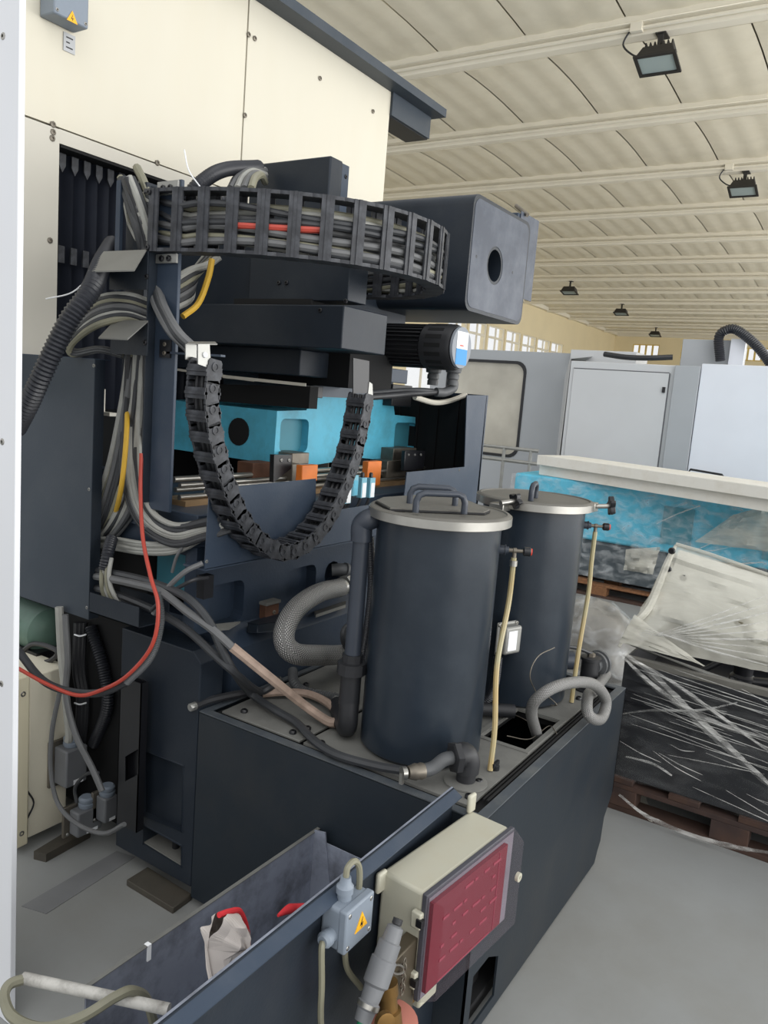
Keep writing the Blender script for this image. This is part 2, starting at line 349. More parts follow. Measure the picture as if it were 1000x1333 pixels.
struct(MB().box((9, 14.3, 6.05), (47, 14.5, 6.3)).build('trim_1', beamm)); struct(MB().box((46.4, -7.2, 6.0), (46.6, 14.3, 6.3)).build('trim_2', beamm))
# ------------------------------------------------------------------ floodlights under the beams
def floodlight(x, y, s, label, tilt=R(16), detail=True):
    t = thing('floodlight', label, 'floodlight', (x, y, 6.0), 'floodlights hung under the ceiling beams')
    c = V((x - .05, y, 6.0 - .26 * s)); rot = Matrix.Rotation(tilt, 3, 'Y')
    def tr(p): return rot @ (V(p) * s) + c
    def hb(mb, a, b): k = len(mb.v); mb.box(a, b); mb.v[k:] = [tr(p) for p in mb.v[k:]]; return mb
    k = MB(); vs = [(-.16, -.22, -.07), (.16, -.22, -.07), (.16, .22, -.07), (-.16, .22, -.07), (-.12, -.17, .07), (.12, -.17, .07), (.12, .17, .07), (-.12, .17, .07)]
    k.add([tr(p) for p in vs], ((0, 3, 2, 1), (4, 5, 6, 7), (0, 1, 5, 4), (1, 2, 6, 5), (2, 3, 7, 6), (3, 0, 4, 7))); k.build('housing', flood_bk, t, bevel=.012 * s)
    fr = MB().sheet([[tr(p) for p in ((-.18, -.24, -.075), (.18, -.24, -.075), (.18, .24, -.075), (-.18, .24, -.075))], [tr(p) for p in ((-.14, -.2, -.075), (.14, -.2, -.075), (.14, .2, -.075), (-.14, .2, -.075))]], rot @ V((0, 0, -.025 * s))); fr.build('front_frame', flood_bk, t)
    hb(MB(), (-.14, -.2, -.085), (.14, .2, -.08)).build('glass', fglass, t)
    if detail:
        for q in range(7): hb(MB(), (-.11, -.165 + .05 * q, .06), (.11, -.15 + .05 * q, .12)).build('fin', flood_bk, t)
    br = MB()
    br.box((x - .07, y - .03, 5.97 - .3 * s), (x - .055, y + .03, 6.02)); br.box((x - .09, y - .06, 5.985), (x + .1, y + .06, 6.0)); br.cyl((x - .075, y - .06, 6 - .26 * s), (x - .075, y + .06, 6 - .26 * s), .03); br.build('bracket', flood_bk, t)
    if detail:
        MB().tube(spline([c + V((0, .17 * s, .02)), c + V((-.02, .3 * s, .06)), (x - .1, y + .42 * s, 5.92), (x - .12, y + .34 * s, 6.07)], 6), .011, 6).build('cable', cab_bk, t)
        MB().box((x - .17, y + .2 * s, 6.02), (x - .09, y + .34 * s, 6.12)).build('junction_box', beamm, t, bevel=.005)
floodlight(BX[0], 2.93, 1.0, 'largest black floodlight hanging under the nearest ceiling beam')
floodlight(BX[2], 2.87, 1.0, 'second nearest black floodlight, at the right edge under the third beam')
for (px, py, k, lb) in ((743, 374, 6, 'small floodlight far down the hall, just right of the dark drum housing'), (810, 402, 8, 'tiny floodlight in the far hall above the grey machine'), (855, 424, 11, 'tiniest floodlight near the far end wall')):
    p = Px(px, py, BX[k]); floodlight(BX[k], p.y, 1.15, lb, R(12), False)
# ------------------------------------------------------------------ white post close at the left
wp = thing('white_post', 'white painted steel post with screws along the left photo edge', 'post', (1.05, 1.6, 0))
pr_ = Px(19, 700, 1.05).y; pr2 = Px(22.5, 700, 1.067).y
MB().box((1.05, pr_, 0), (1.065, pr_ + .40, 2.9)).build('column', whitep, wp, bevel=.002)
MB().box((1.067, pr2, 0), (1.072, pr_ + .2, 2.9)).build('edge_strip', mach_lt, wp, bevel=.001)
for px, py in ((4, 47), (3, 575), (2, 890)):
    q = Px(px, py, 1.05); bolt(q, (-1, 0, 0), wp, .008, .004, steel, 'screw')
# ================================================================== coolant sump and its tanks
SX0, SX1, SY0, SY1, SZ = 1.66, 2.865, .695, 1.655, .647
sp = thing('coolant_sump', 'wide navy steel coolant sump with dusty grey top under both tanks', 'coolant tank', (2.2, 1.1, 0))
MB().sheet([[(SX0, SY0, .03), (SX0, SY1, .03), (SX0, SY1, SZ), (SX0, SY0, SZ)]], (.006, 0, 0)).build('side_panel', sumpm, sp)
ff = [(SX0, SY0, .012), (SX1 - .13, SY0, .012), (SX1 - .11, SY0, .05), (SX1 - .085, SY0, .08), (SX1 - .075, SY0, .17), (SX1 - .02, SY0, .22), (SX1, SY0, .24), (SX1, SY0, SZ), (SX0, SY0, SZ)]
ho = [(1.70, SY0, .05), (1.86, SY0, .05), (1.86, SY0, .17), (1.79, SY0, .21), (1.70, SY0, .21)]
MB().sheet([ff, ho], (0, .006, 0)).build('front_panel', sumpm, sp)
MB().box((1.69, SY0 + .06, .04), (1.88, SY0 + .07, .22)).build('pocket_back', void, sp)
MB().sheet([[(SX1, SY0, .24), (SX1, SY1, .24), (SX1, SY1, SZ), (SX1, SY0, SZ)]], (-.006, 0, 0)).build('side_panel', sumpm, sp)
MB().box((SX0 + .05, SY1 - .006, .03), (SX1, SY1, SZ)).build('rear_panel', sumpm, sp)
MB().box((SX0 + .02, SY0 + .03, .02), (SX1 - .14, SY1 - .03, .06)).build('bottom', void, sp)
MB().rev((SX1 - .075, SY0 + .06, 0), [(.03, 0), (.03, .03), (.02, .04), (.02, .1), (.035, .11), (.035, .16), (.03, .17)], 14).build('foot', padm, sp)
MB().rev((SX0 + .06, SY0 + .08, 0), [(.03, 0), (.03, .03), (.02, .04), (.02, .06)], 14).build('foot', padm, sp)
lip = MB().sheet([[(SX0, SY0, SZ - .002), (SX1, SY0, SZ - .002), (SX1, SY1, SZ - .002), (SX0, SY1, SZ - .002)], [(SX0 + .028, SY0 + .028, SZ - .002), (SX1 - .03, SY0 + .028, SZ - .002), (SX1 - .03, SY1 - .02, SZ - .002), (SX0 + .028, SY1 - .02, SZ - .002)]], (0, 0, .006)); lip.build('rim', mat('worn_rim', (72, 78, 84), .5, 0, .15, 9, .03, (120, 120, 114), .4, 12), sp, bevel=.002)
MB().box((SX0 + .02, SY0 + .02, SZ - .03), (2.09, SY1 - .02, SZ - .012)).add([], []).box((2.40, SY0 + .02, SZ - .03), (SX1 - .02, SY1 - .02, SZ - .012)).box((2.09, .93, SZ - .03), (2.40, SY1 - .02, SZ - .012)).box((2.09, SY0 + .02, SZ - .03), (2.40, .76, SZ - .012)).build('inner_ledge', void, sp)
pA = [(SX0 + .045, 1.30, SZ - .004), (2.3, 1.30, SZ - .004), (2.3, SY1 - .03, SZ - .004), (SX0 + .045, SY1 - .05, SZ - .004)]
MB().sheet([pA], (0, 0, .008)).build('cover_plate', dusty, sp, bevel=.002)
pB = [(SX0 + .045, SY0 + .06, SZ - .004), (SX1 - .11, SY0 + .06, SZ - .004), (SX1 - .11, 1.285, SZ - .004), (SX0 + .045, 1.285, SZ - .004)]
hB = [(2.105, .775, SZ - .004), (2.385, .775, SZ - .004), (2.385, .917, SZ - .004), (2.105, .917, SZ - .004)]
MB().sheet([pB, hB], (0, 0, .008)).build('cover_plate', dusty, sp, bevel=.002)
MB().sheet([[(2.315, 1.30, SZ - .004), (SX1 - .05, 1.30, SZ - .004), (SX1 - .05, SY1 - .03, SZ - .004), (2.315, SY1 - .03, SZ - .004)]], (0, 0, .008)).build('cover_plate', dusty, sp, bevel=.002)
MB().sheet([[(2.085, .758, SZ + .004), (2.405, .758, SZ + .004), (2.405, .936, SZ + .004), (2.085, .936, SZ + .004)], [(2.103, .773, SZ + .004), (2.387, .773, SZ + .004), (2.387, .919, SZ + .004), (2.103, .919, SZ + .004)]], (0, 0, .003)).build('opening_frame', dusty, sp)
MB().box((2.08, .75, .3), (2.42, .94, .31)).build('liquid_floor', mat('sludge', (66, 54, 42), .3, 0, .3, 9), sp)
MB().box((SX0 + .10, SY0 + .034, SZ - .003), (SX1 - .16, SY0 + .04, SZ + .0045)).build('seam', void, sp)
MB().box((SX0 + .10, SY0 + .046, SZ - .003), (SX1 - .16, SY0 + .05, SZ + .0045)).build('seam', void, sp)
for p in ((1.74, .775), (1.83, .79), (1.73, 1.24), (1.78, 1.33), (1.73, 1.345), (1.745, 1.55), (2.62, .79), (2.05, 1.55)):
    bolt((p[0], p[1], SZ + .004), (0, 0, 1), sp, .011, .012, blackm)
def wingbolt(p):
    b = MB().rev(V(p), [(.012, 0), (.012, .012), (.006, .014), (.006, .02)], 10); b.box((p[0] - .018, p[1] - .004, p[2] + .01), (p[0] + .018, p[1] + .004, p[2] + .022)); b.build('wing_bolt', blackm, sp)
wingbolt((1.93, .79, SZ + .004))
# ------------------------------------------------------------------ filter tanks
def tank(c, r, zl, label, front):
    t = thing('filter_tank', label, 'tank', (c[0], c[1], SZ), 'filter tanks standing on the sump')
    cx, cy = c; b = V((cx, cy, SZ + .004))
    H = zl - SZ - .03
    MB().rev(b, [(r - .012, 0), (r, .012), (r, H * .5), (r, H)], 64).build('body', tankm, t)
    MB().rev(b + Z_ * H, [(r, -.002), (r + .022, 0), (r + .024, .004), (r + .024, .026), (r + .02, .03), (r + .012, .031), (r + .010, .027), (.02, .027)], 64).build('lid', dusty_lid, t)
    MB().rev(b + Z_ * (H + .002), [(r + .02, 0), (r + .0265, .0), (r + .0265, .023), (r + .02, .023)], 64).build('clamp_band', steel, t)
    zt = SZ + .004 + H + .028
    return t, zt
T1 = (1.931, 1.033); T2 = (2.53, .995)
t1, z1 = tank(T1, .174, 1.342, 'nearer dark navy cylindrical tank with hatch plate and two handles', True)
def handle(t, a, b, h, r=.009, m=pvc):
    a, b = V(a), V(b); d = (b - a).normalized(); q = .022
    MB().tube(spline([a, a + Z_ * (h - q)], 3) + [a + Z_ * (h - q * .3) + d * q * .3] + [a + Z_ * h + d * q, b + Z_ * h - d * q] + [b + Z_ * (h - q * .3) - d * q * .3] + spline([b + Z_ * (h - q), b], 3), r, 10).build('handle', m, t)
# hatch plate: octagonal-ended thin plate
zp = z1 + .001
hp = [Pz(490, 655, zp), Pz(499, 651, zp), Pz(585, 645, zp), Pz(637, 667, zp), Pz(630, 670, zp), Pz(508, 665, zp)]
hcn = sum(hp, V((0, 0, 0))) / 6
MB().sheet([[hcn + (p - hcn) * 1.015 for p in hp]], (0, 0, .005)).build('hatch_dark_edge', black, t1)  # slightly larger black sheet gives the plate a dark outline
MB().sheet([[p + Z_ * .005 for p in hp]], (0, 0, .004)).build('hatch_plate', dusty_lid, t1, bevel=.001)
handle(t1, Pz(541, 667, zp + .005), Pz(604, 669, zp + .005), .052); handle(t1, Pz(533, 657, zp + .005), Pz(592, 660, zp + .005), .052)
def valve(t, c, r, z, direction, red=True, knob='round'):
    d = V(direction).normalized(); p = V((c[0], c[1], z)) + d * (r - .004)
    MB().rev(p, [(.013, 0), (.013, .018), (.015, .019), (.015, .022), (.010, .023), (.010, .03)], 14, d).build('socket', pvc, t)
    v = MB().rev(p + d * .03, [(.006, 0), (.006, .012), (.008, .013), (.008, .022), (.005, .023), (.005, .045)], 12, d).cyl(p + d * .047, p + d * .047 - Z_ * .03, .006, n=10).build('valve', steel_rough, t)
    kn = MB().rev(p + d * .07, [(.009, 0), (.013, .003), (.013, .020), (.011, .022)], 10, d).build('knob', blackm, v)
    MB().rev(p + d * .0921, [(.010, 0), (.010, .003)], 14, d).build('knob_cap', redm, v)
    return p + d * .047 - Z_ * .03
def tdir(px, py, c, z):
    q = Pz(px, py, z) - V((c[0], c[1], z)); q.z = 0; return q.normalized()
d1 = V((.50, -.87, 0))
v1 = valve(t1, T1, .174, 1.245, d1)
foot1 = Pz(638, 1003, SZ + .006)
cable([v1 + Z_ * .01, v1 - Z_ * .12 + V((-.004, 0, 0)), v1.lerp(foot1, .5) + V((-.01, .01, 0)), v1.lerp(foot1, .8), foot1], .008, tubem, parent=t1, name='sight_tube', sub=10)
MB().rev(v1 + Z_ * .002, [(.011, 0), (.011, .016)], 10, -Z_).build('hose_clamp', steel, t1)
# band clamp latch with knob at the back right
cb = MB(); q = Py(652, 668, 1.02); cb.box((q.x - .03, q.y - .02, 1.31), (q.x + .03, q.y + .03, 1.335)); cb.build('clamp_latch', steel, t1, bevel=.003)
def starknob(t, p, d, r=.03):
    d = V(d).normalized(); MB().rev(V(p), [(.008, 0), (.008, .06)], 10, d).build('clamp_screw', steel, t)
    u = d.orthogonal().normalized(); w = d.cross(u); c = V(p) + d * .055; lo = []
    for k in range(30):
        a = 2 * math.pi * k / 30; rr = r * (1 + .22 * math.cos(5 * a)); lo.append(c + (u * math.cos(a) + w * math.sin(a)) * rr)
    MB().sheet([lo], d * .018).build('star_knob', blackm, t, bevel=.004)
starknob(t1, Py(652, 655, 1.0), (.9, -.35, .1), .022)
t2, z2 = tank(T2, .172, 1.342, 'farther dark navy cylindrical tank beside the wrapped crate', False)
handle(t2, Pz(691, 652, z2), Pz(697, 648, z2), .05)
d2 = V((.50, -.87, 0)); v2 = valve(t2, T2, .172, 1.262, d2)
foot2 = Pz(744, 914, SZ + .006)
cable([v2 + Z_ * .01, v2 - Z_ * .10, v2.lerp(foot2, .35) + V((.02, 0, 0)), v2.lerp(foot2, .7), foot2], .008, tubem, parent=t2, name='sight_tube', sub=10)
starknob(t2, V((T2[0], T2[1], 1.328)) + d2 * .195, d2 + V((0, 0, .1)), .028)
MB().box((T2[0] + d2.x * .19 - .02, T2[1] + d2.y * .19 - .02, 1.312), (T2[0] + d2.x * .19 + .02, T2[1] + d2.y * .19 + .02, 1.342)).build('clamp_latch', steel, t2, bevel=.003)
# ------------------------------------------------------------------ riser pipe left of the near tank
rp = thing('riser_pipe', 'dark plastic riser pipe with union nut left of the near tank', 'pipe', (1.9, 1.3, SZ))
ry = 1.20; ptop = Py(472, 690, ry); pbot = Py(458, 862, ry); pel = Py(452, 905, ry)
axp = V(((ptop.x + pbot.x) / 2, ry, 0))
MB().cyl(V((axp.x, ry, ptop.z - .02)), V((axp.x, ry, pbot.z)), .0235, n=20).build('pipe', pvc, rp)
MB().tube(spline([V((axp.x, ry, ptop.z - .03)), V((axp.x, ry, ptop.z + .015)), V((axp.x + .015, ry - .02, ptop.z + .035)), V((T1[0] - .03, T1[1] + .16, ptop.z + .03))], 6), .03, 18).build('elbow', pvc, rp)
MB().rev((axp.x, ry, pbot.z - .035), [(.03, 0), (.042, .002), (.042, .035), (.03, .037), (.03, .06)], 10).build('union_nut', pump_bk, rp, smooth=False)
MB().rev((axp.x, ry, pel.z - .03), [(.03, 0), (.03, pbot.z - pel.z)], 18).build('coupling', pump_bk, rp)
e0 = V((axp.x, ry, SZ + .035)); e1 = Pz(440, 918, SZ + .03)
MB().tube(spline([V((axp.x, ry, pel.z)), V((axp.x, ry, SZ + .05)), e0.lerp(e1, .4), e1], 6), .029, 16).build('lower_elbow', pump_bk, rp)
MB().rev(e1, [(.02, 0), (.02, .02), (.013, .022), (.013, .05)], 8, (e1 - e0)).build('hose_tail', alu, rp)
# ------------------------------------------------------------------ elbow fitting and hose on the near corner
ef = thing('elbow_fitting', 'black threaded elbow fitting on the sump corner before the near tank', 'pipe fitting', Pz(607, 1020, SZ))
ec = Pz(606, 1018, SZ + .005); ec.z = SZ + .005
MB().rev(ec, [(.058, 0), (.058, .004), (.05, .006)], 28).build('flange', dusty, ef)
MB().rev(ec, [(.026, .004), (.026, .03), (.031, .032), (.031, .045)], 18).build('base_socket', pump_bk, ef)
hd = (Pz(545, 1010, SZ + .05) - Pz(590, 1005, SZ + .05)); hd.z = 0; hd.normalize()
MB().tube(spline([ec + Z_ * .03, ec + Z_ * .06, ec + Z_ * .078 + hd * .012, ec + Z_ * .075 + hd * .03], 6), .033, 18).build('elbow', pump_bk, ef)
MB().rev(ec + Z_ * .073 + hd * .025, [(.036, 0), (.042, .003), (.042, .02), (.034, .022)], 6, hd).build('hex_nut', pump_bk, ef, smooth=False)
pa = [ec + Z_ * .073 + hd * .04, ec + Z_ * .07 + hd * .07, ec + Z_ * .05 + hd * .10, ec + Z_ * .045 + hd * .13]
MB().tube(spline(pa, 6), .018, 14).build('grey_bend', corr_g, ef)
hs = pa[-1]; MB().rev(hs - hd * .005, [(.02, 0), (.022, .008), (.02, .016), (.022, .024), (.019, .034), (.016, .044)], 14, hd).build('hose_ferrule', steel_rough, ef)
MB().rev(hs + hd * .045, [(.017, 0), (.017, .012)], 14, hd).box(hs + hd * .055 + V((-.004, -.004, -.03)), hs + hd * .055 + V((.006, .006, 0))).build('hose_clamp', steel, ef)
hose_end = hs + hd * .04
# ------------------------------------------------------------------ pump between the tanks
pu = thing('coolant_pump', 'black coolant pump with pale terminal box between the two tanks', 'pump', Pz(660, 905, SZ))
pc = V((2.235, 1.05, SZ + .004))
MB().rev(pc, [(.06, 0), (.06, .02), (.045, .03), (.045, .14), (.054, .15), (.054, .29), (.05, .31), (.045, .33)], 24).build('motor_body', pump_bk, pu)
for k in range(14):
    a = 2 * math.pi * k / 14; d = V((math.cos(a), math.sin(a), 0)); MB().hexa([pc + d * .052 + Z_ * .16, pc + d * .062 + Z_ * .16, pc + d * .062 + Z_ * .28, pc + d * .052 + Z_ * .28], d.cross(Z_) * .004).build('fin', pump_bk, pu)
MB().rev(pc + Z_ * .325, [(.06, -.03), (.062, 0), (.058, .03), (.042, .05), (.02, .056)], 24).build('fan_cowl', alu, pu)
tb = [Py(657, 800, 1.02), Py(681, 815, 1.02), Py(683, 855, 1.02), Py(661, 862, 1.02)]
bc = Py(669, 834, .925)
dn = V((-.35, -.94, 0)); du = dn.cross(Z_)
rotb = Matrix((du, -dn, Z_)).transposed()
def lbox(c, a, b, rot):
    mb = MB(); mb.box(a, b); mb.v = [rot @ p + V(c) for p in mb.v]; return mb
bx_ = lbox(bc, (-.036, 0, -.046), (.036, .045, .046), rotb).build('terminal_box', alu, pu, bevel=.008)
lbox(bc, (-.044, .03, -.054), (.044, .04, .054), rotb).build('box_flange', alu, pu, bevel=.006)
lbox(bc, (-.012, -.002, -.032), (.026, 0, .032), rotb).build('label', paper, pu)
for sx in (-1, 1):
    for sz in (-1, 1): bolt(bc + rotb @ V((sx * .038, .03, sz * .047)), dn, pu, .007, .006, steel)
corrugated([bc + V((-.02, .04, -.06)), bc + V((-.01, .045, -.14)), bc + V((0, .06, -.2)), (bc.x - .01, bc.y + .08, SZ + .02)], .016, corr, parent=pu, name='conduit')
MB().cyl(pc + V((-.03, -.04, .03)), pc + V((.05, -.16, .03)), .022).build('outlet_pipe', pump_bk, pu)
# ------------------------------------------------------------------ pump head at the far corner
ph = thing('corner_pump', 'small black pump with ribbed outlet at the far sump corner', 'pump', Pz(773, 880, SZ))
hc = V((2.74, .80, SZ + .004))
MB().rev(hc, [(.05, 0), (.05, .006), (.036, .008), (.036, .03), (.032, .032), (.032, .11), (.037, .112), (.037, .122), (.03, .124)], 20).build('pump_body', pump_bk, ph)
dd = V((.75, -.1, .0)).normalized()
MB().rev(hc + Z_ * .085 + dd * .02, [(.03, 0), (.03, .02), (.045, .022), (.045, .034), (.03, .036), (.03, .044), (.047, .046), (.047, .058), (.032, .06), (.032, .07)], 22, dd).build('outlet_ribs', corr_g, ph)
MB().rev(hc + Z_ * .124, [(.014, 0), (.014, .012), (.008, .014)], 6).build('vent_plug', steel_rough, ph)
MB().tube(spline([hc + Z_ * .135, hc + V((-.06, .05, .16)), hc + V((-.14, .12, .16)), hc + V((-.22, .2, .1))], 6), .007, 8).build('cable', cab_bk, ph)
MB().cyl(hc + V((-.02, .06, .1)), hc + V((-.1, .16, .1)), .034, n=18).build('rear_pipe', pvc, ph)
# braided hose looping out of the opening
bh = [(694, 960, .60), (692, 930, .68), (697, 905, .76)]
pts = [V((2.335, .80, .40)), V((2.30, .80, .58)), Py(692, 925, .79), Py(710, 901, .75), Py(742, 889, .71), Py(773, 891, .675), Py(789, 912, .655), Py(782, 936, .65), Py(766, 930, .665), Py(766, 905, .70), Py(778, 893, .735), Py(790, 878, .77)]
bo = MB().tube(resample(spline(pts, 12), .012), .0175, 16, uv=True).build('braided_hose', braid); tag(bo, 'steel braided hose looping out of the square sump opening', 'hose')
wires = [[(700, 905), (690, 880), (700, 855), (722, 843)], [(655, 925), (680, 935), (705, 950)], [(660, 958), (690, 962), (715, 945), (725, 955)], [(712, 905), (725, 918), (705, 915)]]
for k, w in enumerate(wires):
    z = [[.70, .76, .82, .84], [.66, .67, .66], [.65, .645, .65, .66], [.7, .67, .66]][k]
    o = cable([Pz(a, b, zz) if k else Py(a, b, .80) for (a, b), zz in zip(w, z)], .0016, steel_rough, ['thin loose wire standing up beside the braided hose loop', 'thin loose wire lying across the rear of the square opening', 'thin loose wire lying across the front of the square opening', 'short thin wire curled at the foot of the braided loop'][k], 'wire', None, 'loose_wire', 5)
# ================================================================== the machine
mc = thing('machining_center', 'large navy and beige machine tool filling the left half', 'machine tool', (2.4, 2.2, 0))
# --- base, left end face with the foot pocket
YE = 2.02
pk = [Px(188, 1074, SX0), Px(236.7, 1101, SX0), Px(236.7, 1128, SX0), Px(187, 1098, SX0)]
rc = [Px(183, 974, SX0), Px(239, 997, SX0), Px(237, 1082, SX0), Px(183, 1060, SX0)]
base = MB().sheet([[(SX0, SY1 + .004, .06), (SX0, YE, .06), (SX0, YE, .83), (SX0, SY1 + .04, .83), (SX0, SY1 + .004, .80)], pk, rc], (.10, 0, 0)).build('base', navy, mc, smooth=False, bevel=.004)
rb = MB().sheet([[p + X_ * .022 for p in rc]], (.02, 0, 0)).build('recess_panel', navy, mc)
fl_ = Px(212, 1115, SX0).z
MB().box((SX0 + .10, SY1 + .02, .05), (SX0 + .14, YE, .25)).build('pocket_back', void, mc)
MB().hexa([pk[3] + Z_ * .001 + X_ * .002, pk[2] + Z_ * .001, pk[2] + V((.12, 0, .004)), pk[3] + V((.12, 0, .004))], (0, 0, .004)).build('pocket_floor', dusty, mc)
b0 = Px(229, 1098, SX0 + .05); MB().rev((b0.x, b0.y, .10), [(.02, 0), (.02, .02), (.012, .022), (.012, .09)], 12).build('levelling_bolt', blackm, mc)
MB().box((1.76, 2.02, .05), (3.3, 2.9, 1.16)).build('bed_core', void, mc)  # near-black colour stands in for the shade under the guard
# --- bed: lower block, ledge, upper wall with pockets
prof = [(1.665, .60), (1.675, .80), (1.735, .865), (2.6, .865), (2.6, .05), (1.665, .05)]
MB().sheet([[(SX0 + .145, y, z) for y, z in prof]], (1.62, 0, 0)).build('bed_lower', bedm, mc, bevel=.006)
YB = 1.735
def pby(y): return lambda a, b: Py(a, b, y)
def pocket(a, b, c, d, r=.2): return rrect(lambda u, v: V((u, YB, v)), Py(a, b, YB).x, Py(c, d, YB).z, Py(c, d, YB).x, Py(a, b, YB).z, r, 3)
pks = [pocket(272, 764, 316, 806), pocket(375, 742, 409, 786), pocket(424, 733, 441, 760, .45), pocket(457, 726, 470, 750, .3)]
MB().sheet([[(1.70, YB, .86), (3.42, YB, .86), (3.42, YB, 1.14), (1.70, YB, 1.14)]] + pks, (0, .045, 0)).build('bed_wall', bedm, mc, smooth=False)
MB().box((1.71, YB + .045, .86), (3.42, YB + .06, 1.14)).build('bed_wall_back', bedm, mc)
q = Py(346, 795, YB); MB().box((q.x - .035, YB - .03, q.z - .035), (q.x + .035, YB, q.z + .035)).build('mounting_block', rust, mc, bevel=.003)
MB().box((q.x - .037, YB - .034, q.z + .03), (q.x + .037, YB, q.z + .04)).build('block_cap', dusty, mc)
bolt((q.x + .008, YB - .03, q.z), (0, -1, 0), mc, .008, .006)
q = Py(285, 818, 1.70); MB().hexa([Py(277, 815, 1.70), Py(313, 811, 1.70), Py(298, 820, 1.67), Py(276, 822, 1.67)], (0, 0, .006)).build('shim_plate', dusty, mc)
MB().hexa([Py(322, 822, 1.70), Py(365, 808, 1.71), Py(362, 822, 1.64), Py(335, 824, 1.64)], (0, 0, .03)).build('corner_bracket', navy, mc, bevel=.003)
MB().hexa([Py(409, 800, 1.70), Py(450, 786, 1.70), Py(450, 791, 1.66), Py(411, 804, 1.66)], (0, 0, .012)).build('slot_lip', dusty, mc)
# --- bed top and rails
MB().box((1.72, 1.76, 1.10), (3.45, 2.5, 1.235)).build('bed_top', navy_mid, mc, bevel=.004)
for k, (dy, z, r) in enumerate(((.0, 1.262, .009), (.02, 1.285, .009), (.0, 1.302, .008), (.03, 1.318, .010))):
    MB().cyl((1.80, 1.93 + dy, z), (3.72, 1.93 + dy, z), r, n=10).build('rail', steel, mc)
MB().box((1.80, 1.90, 1.235), (3.7, 2.02, 1.253)).build('rail_base', mat('brass_rail', (170, 140, 104), .45, .5, .2, 12), mc)
# --- front cover sheet, stepped outline with the opening at its right
YC = 1.64
co = [(1.640, 1.098), (1.645, 1.337), (2.146, 1.344), (2.156, 1.222), (2.742, 1.230), (2.75, 1.342), (3.262, 1.346), (3.219, 1.672), (3.425, 1.68), (3.44, 1.098)]
MB().sheet([[(x, YC, z) for x, z in co]], (0, .004, 0)).build('cover_sheet', navy_mid, mc, smooth=False)
MB().box((1.64, YC, 1.094), (3.44, YC + .09, 1.10)).build('cover_fold', navy_mid, mc)
MB().box((3.421, YC, 1.10), (3.44, 2.3, 1.68)).build('cover_end', navy_mid, mc)
for px, py in ((269, 731), (268, 640), (598, 612)): bolt(Py(px, py, YC), (0, -1, 0), mc, .006, .004, dusty, 'screw')
# black ribbed liner puts the interior shade onto the cover end's inner face
acc = MB()
for k in range(12):
    y = 1.66 + k * .055; acc.box((3.398 + .008 * (k % 2), y, 1.24), (3.42, y + .053, 1.665))
acc.build('shade_liner', void, mc)
MB().box((3.0, 2.55, 1.2), (3.44, 2.62, 1.66)).build('shade_liner_back', void, mc)  # black backdrop, continues the painted interior shade
MB().tube(spline([Py(540, 517, 1.75), Py(565, 524, 1.75), Py(585, 522, 1.75), Py(606, 514, 1.75)], 5), .012, 8).build('lip_roll', beige_strip, mc)
# --- saddle
YS = 2.0
so = [Py(a, b, YS) for a, b in ((361, 535), (399, 534), (408, 516), (512, 521), (514, 540), (541, 543), (541, 588), (505, 600), (470, 596), (405, 606), (356, 604))]
def sp_(a, b, c, d): return rrect(lambda u, v: V((u, YS, v)), Py(a, b, YS).x, Py(c, d, YS).z, Py(c, d, YS).x, Py(a, b, YS).z, .18, 3)
sd_ = MB().sheet([so, sp_(366, 545, 400, 588), sp_(515, 550, 539, 584)], (0, .05, 0)).build('saddle', turq, mc, smooth=False, bevel=.003)
bo_ = [p + V((0, .05, 0)) for p in so]
MB().sheet([bo_], (0, .55, 0)).build('saddle_body', turq, mc, smooth=False)
for a in ((366, 545, 400, 588), (515, 550, 539, 584)):
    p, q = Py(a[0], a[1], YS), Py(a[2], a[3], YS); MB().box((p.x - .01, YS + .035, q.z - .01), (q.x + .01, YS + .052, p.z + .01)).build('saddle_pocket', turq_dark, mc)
XS = so[0].x
MB().rev((XS - .006, YS + .19, 1.455), [(.055, 0), (.055, .01)], 20, X_).build('oval_hole', void, mc)
MB().hexa([Py(408, 492, 2.0), Py(512, 492, 2.0), Py(512, 521, 2.0), Py(408, 516, 2.0)], (0, .5, 0)).build('spindle_foot', mat('grey_casting', (96, 104, 114), .5), mc)
# carriage blocks, wipers and orange stops
def yb(a, b, c, d, y, dep, name, m, bev=.003):
    p, q = Py(a, b, y), Py(c, d, y); return MB().box((p.x, y, q.z), (q.x, y + dep, p.z)).build(name, m, mc, bevel=bev)
yb(381, 590, 402, 604, 1.93, .1, 'carriage_plate', steel_rough); yb(381, 604, 390, 626, 1.90, .1, 'carriage_block', steel_rough)
w1 = MB().hexa([Py(357, 592, 1.86), Py(380, 592, 1.86), Py(379, 610, 1.86), Py(356, 628, 1.86)], (0, .02, 0)).build('wiper', blackm, mc)
for p in ((366, 599), (376, 599)): bolt(Py(*p, 1.86), (0, -1, 0), mc, .007, .006, zinc)
yb(330, 603, 356, 622, 1.95, .08, 'carriage_block', rust)
yb(394, 606, 413, 626, 1.80, .03, 'orange_stop', orange); yb(480, 601, 495, 632, 1.80, .03, 'orange_stop', orange)
yb(513, 584, 541, 602, 1.93, .1, 'carriage_plate', steel_rough); yb(505, 600, 528, 620, 1.92, .1, 'carriage_block', steel_rough)
yb(528, 587, 543, 612, 1.85, .02, 'wiper', blackm); yb(544, 587, 552, 610, 1.86, .02, 'wiper', blackm)
for p in ((532, 592), (540, 592), (548, 592)): bolt(Py(*p, 1.85), (0, -1, 0), mc, .006, .006, zinc)
yb(452, 597, 480, 612, 2.02, .1, 'carriage_block', void)
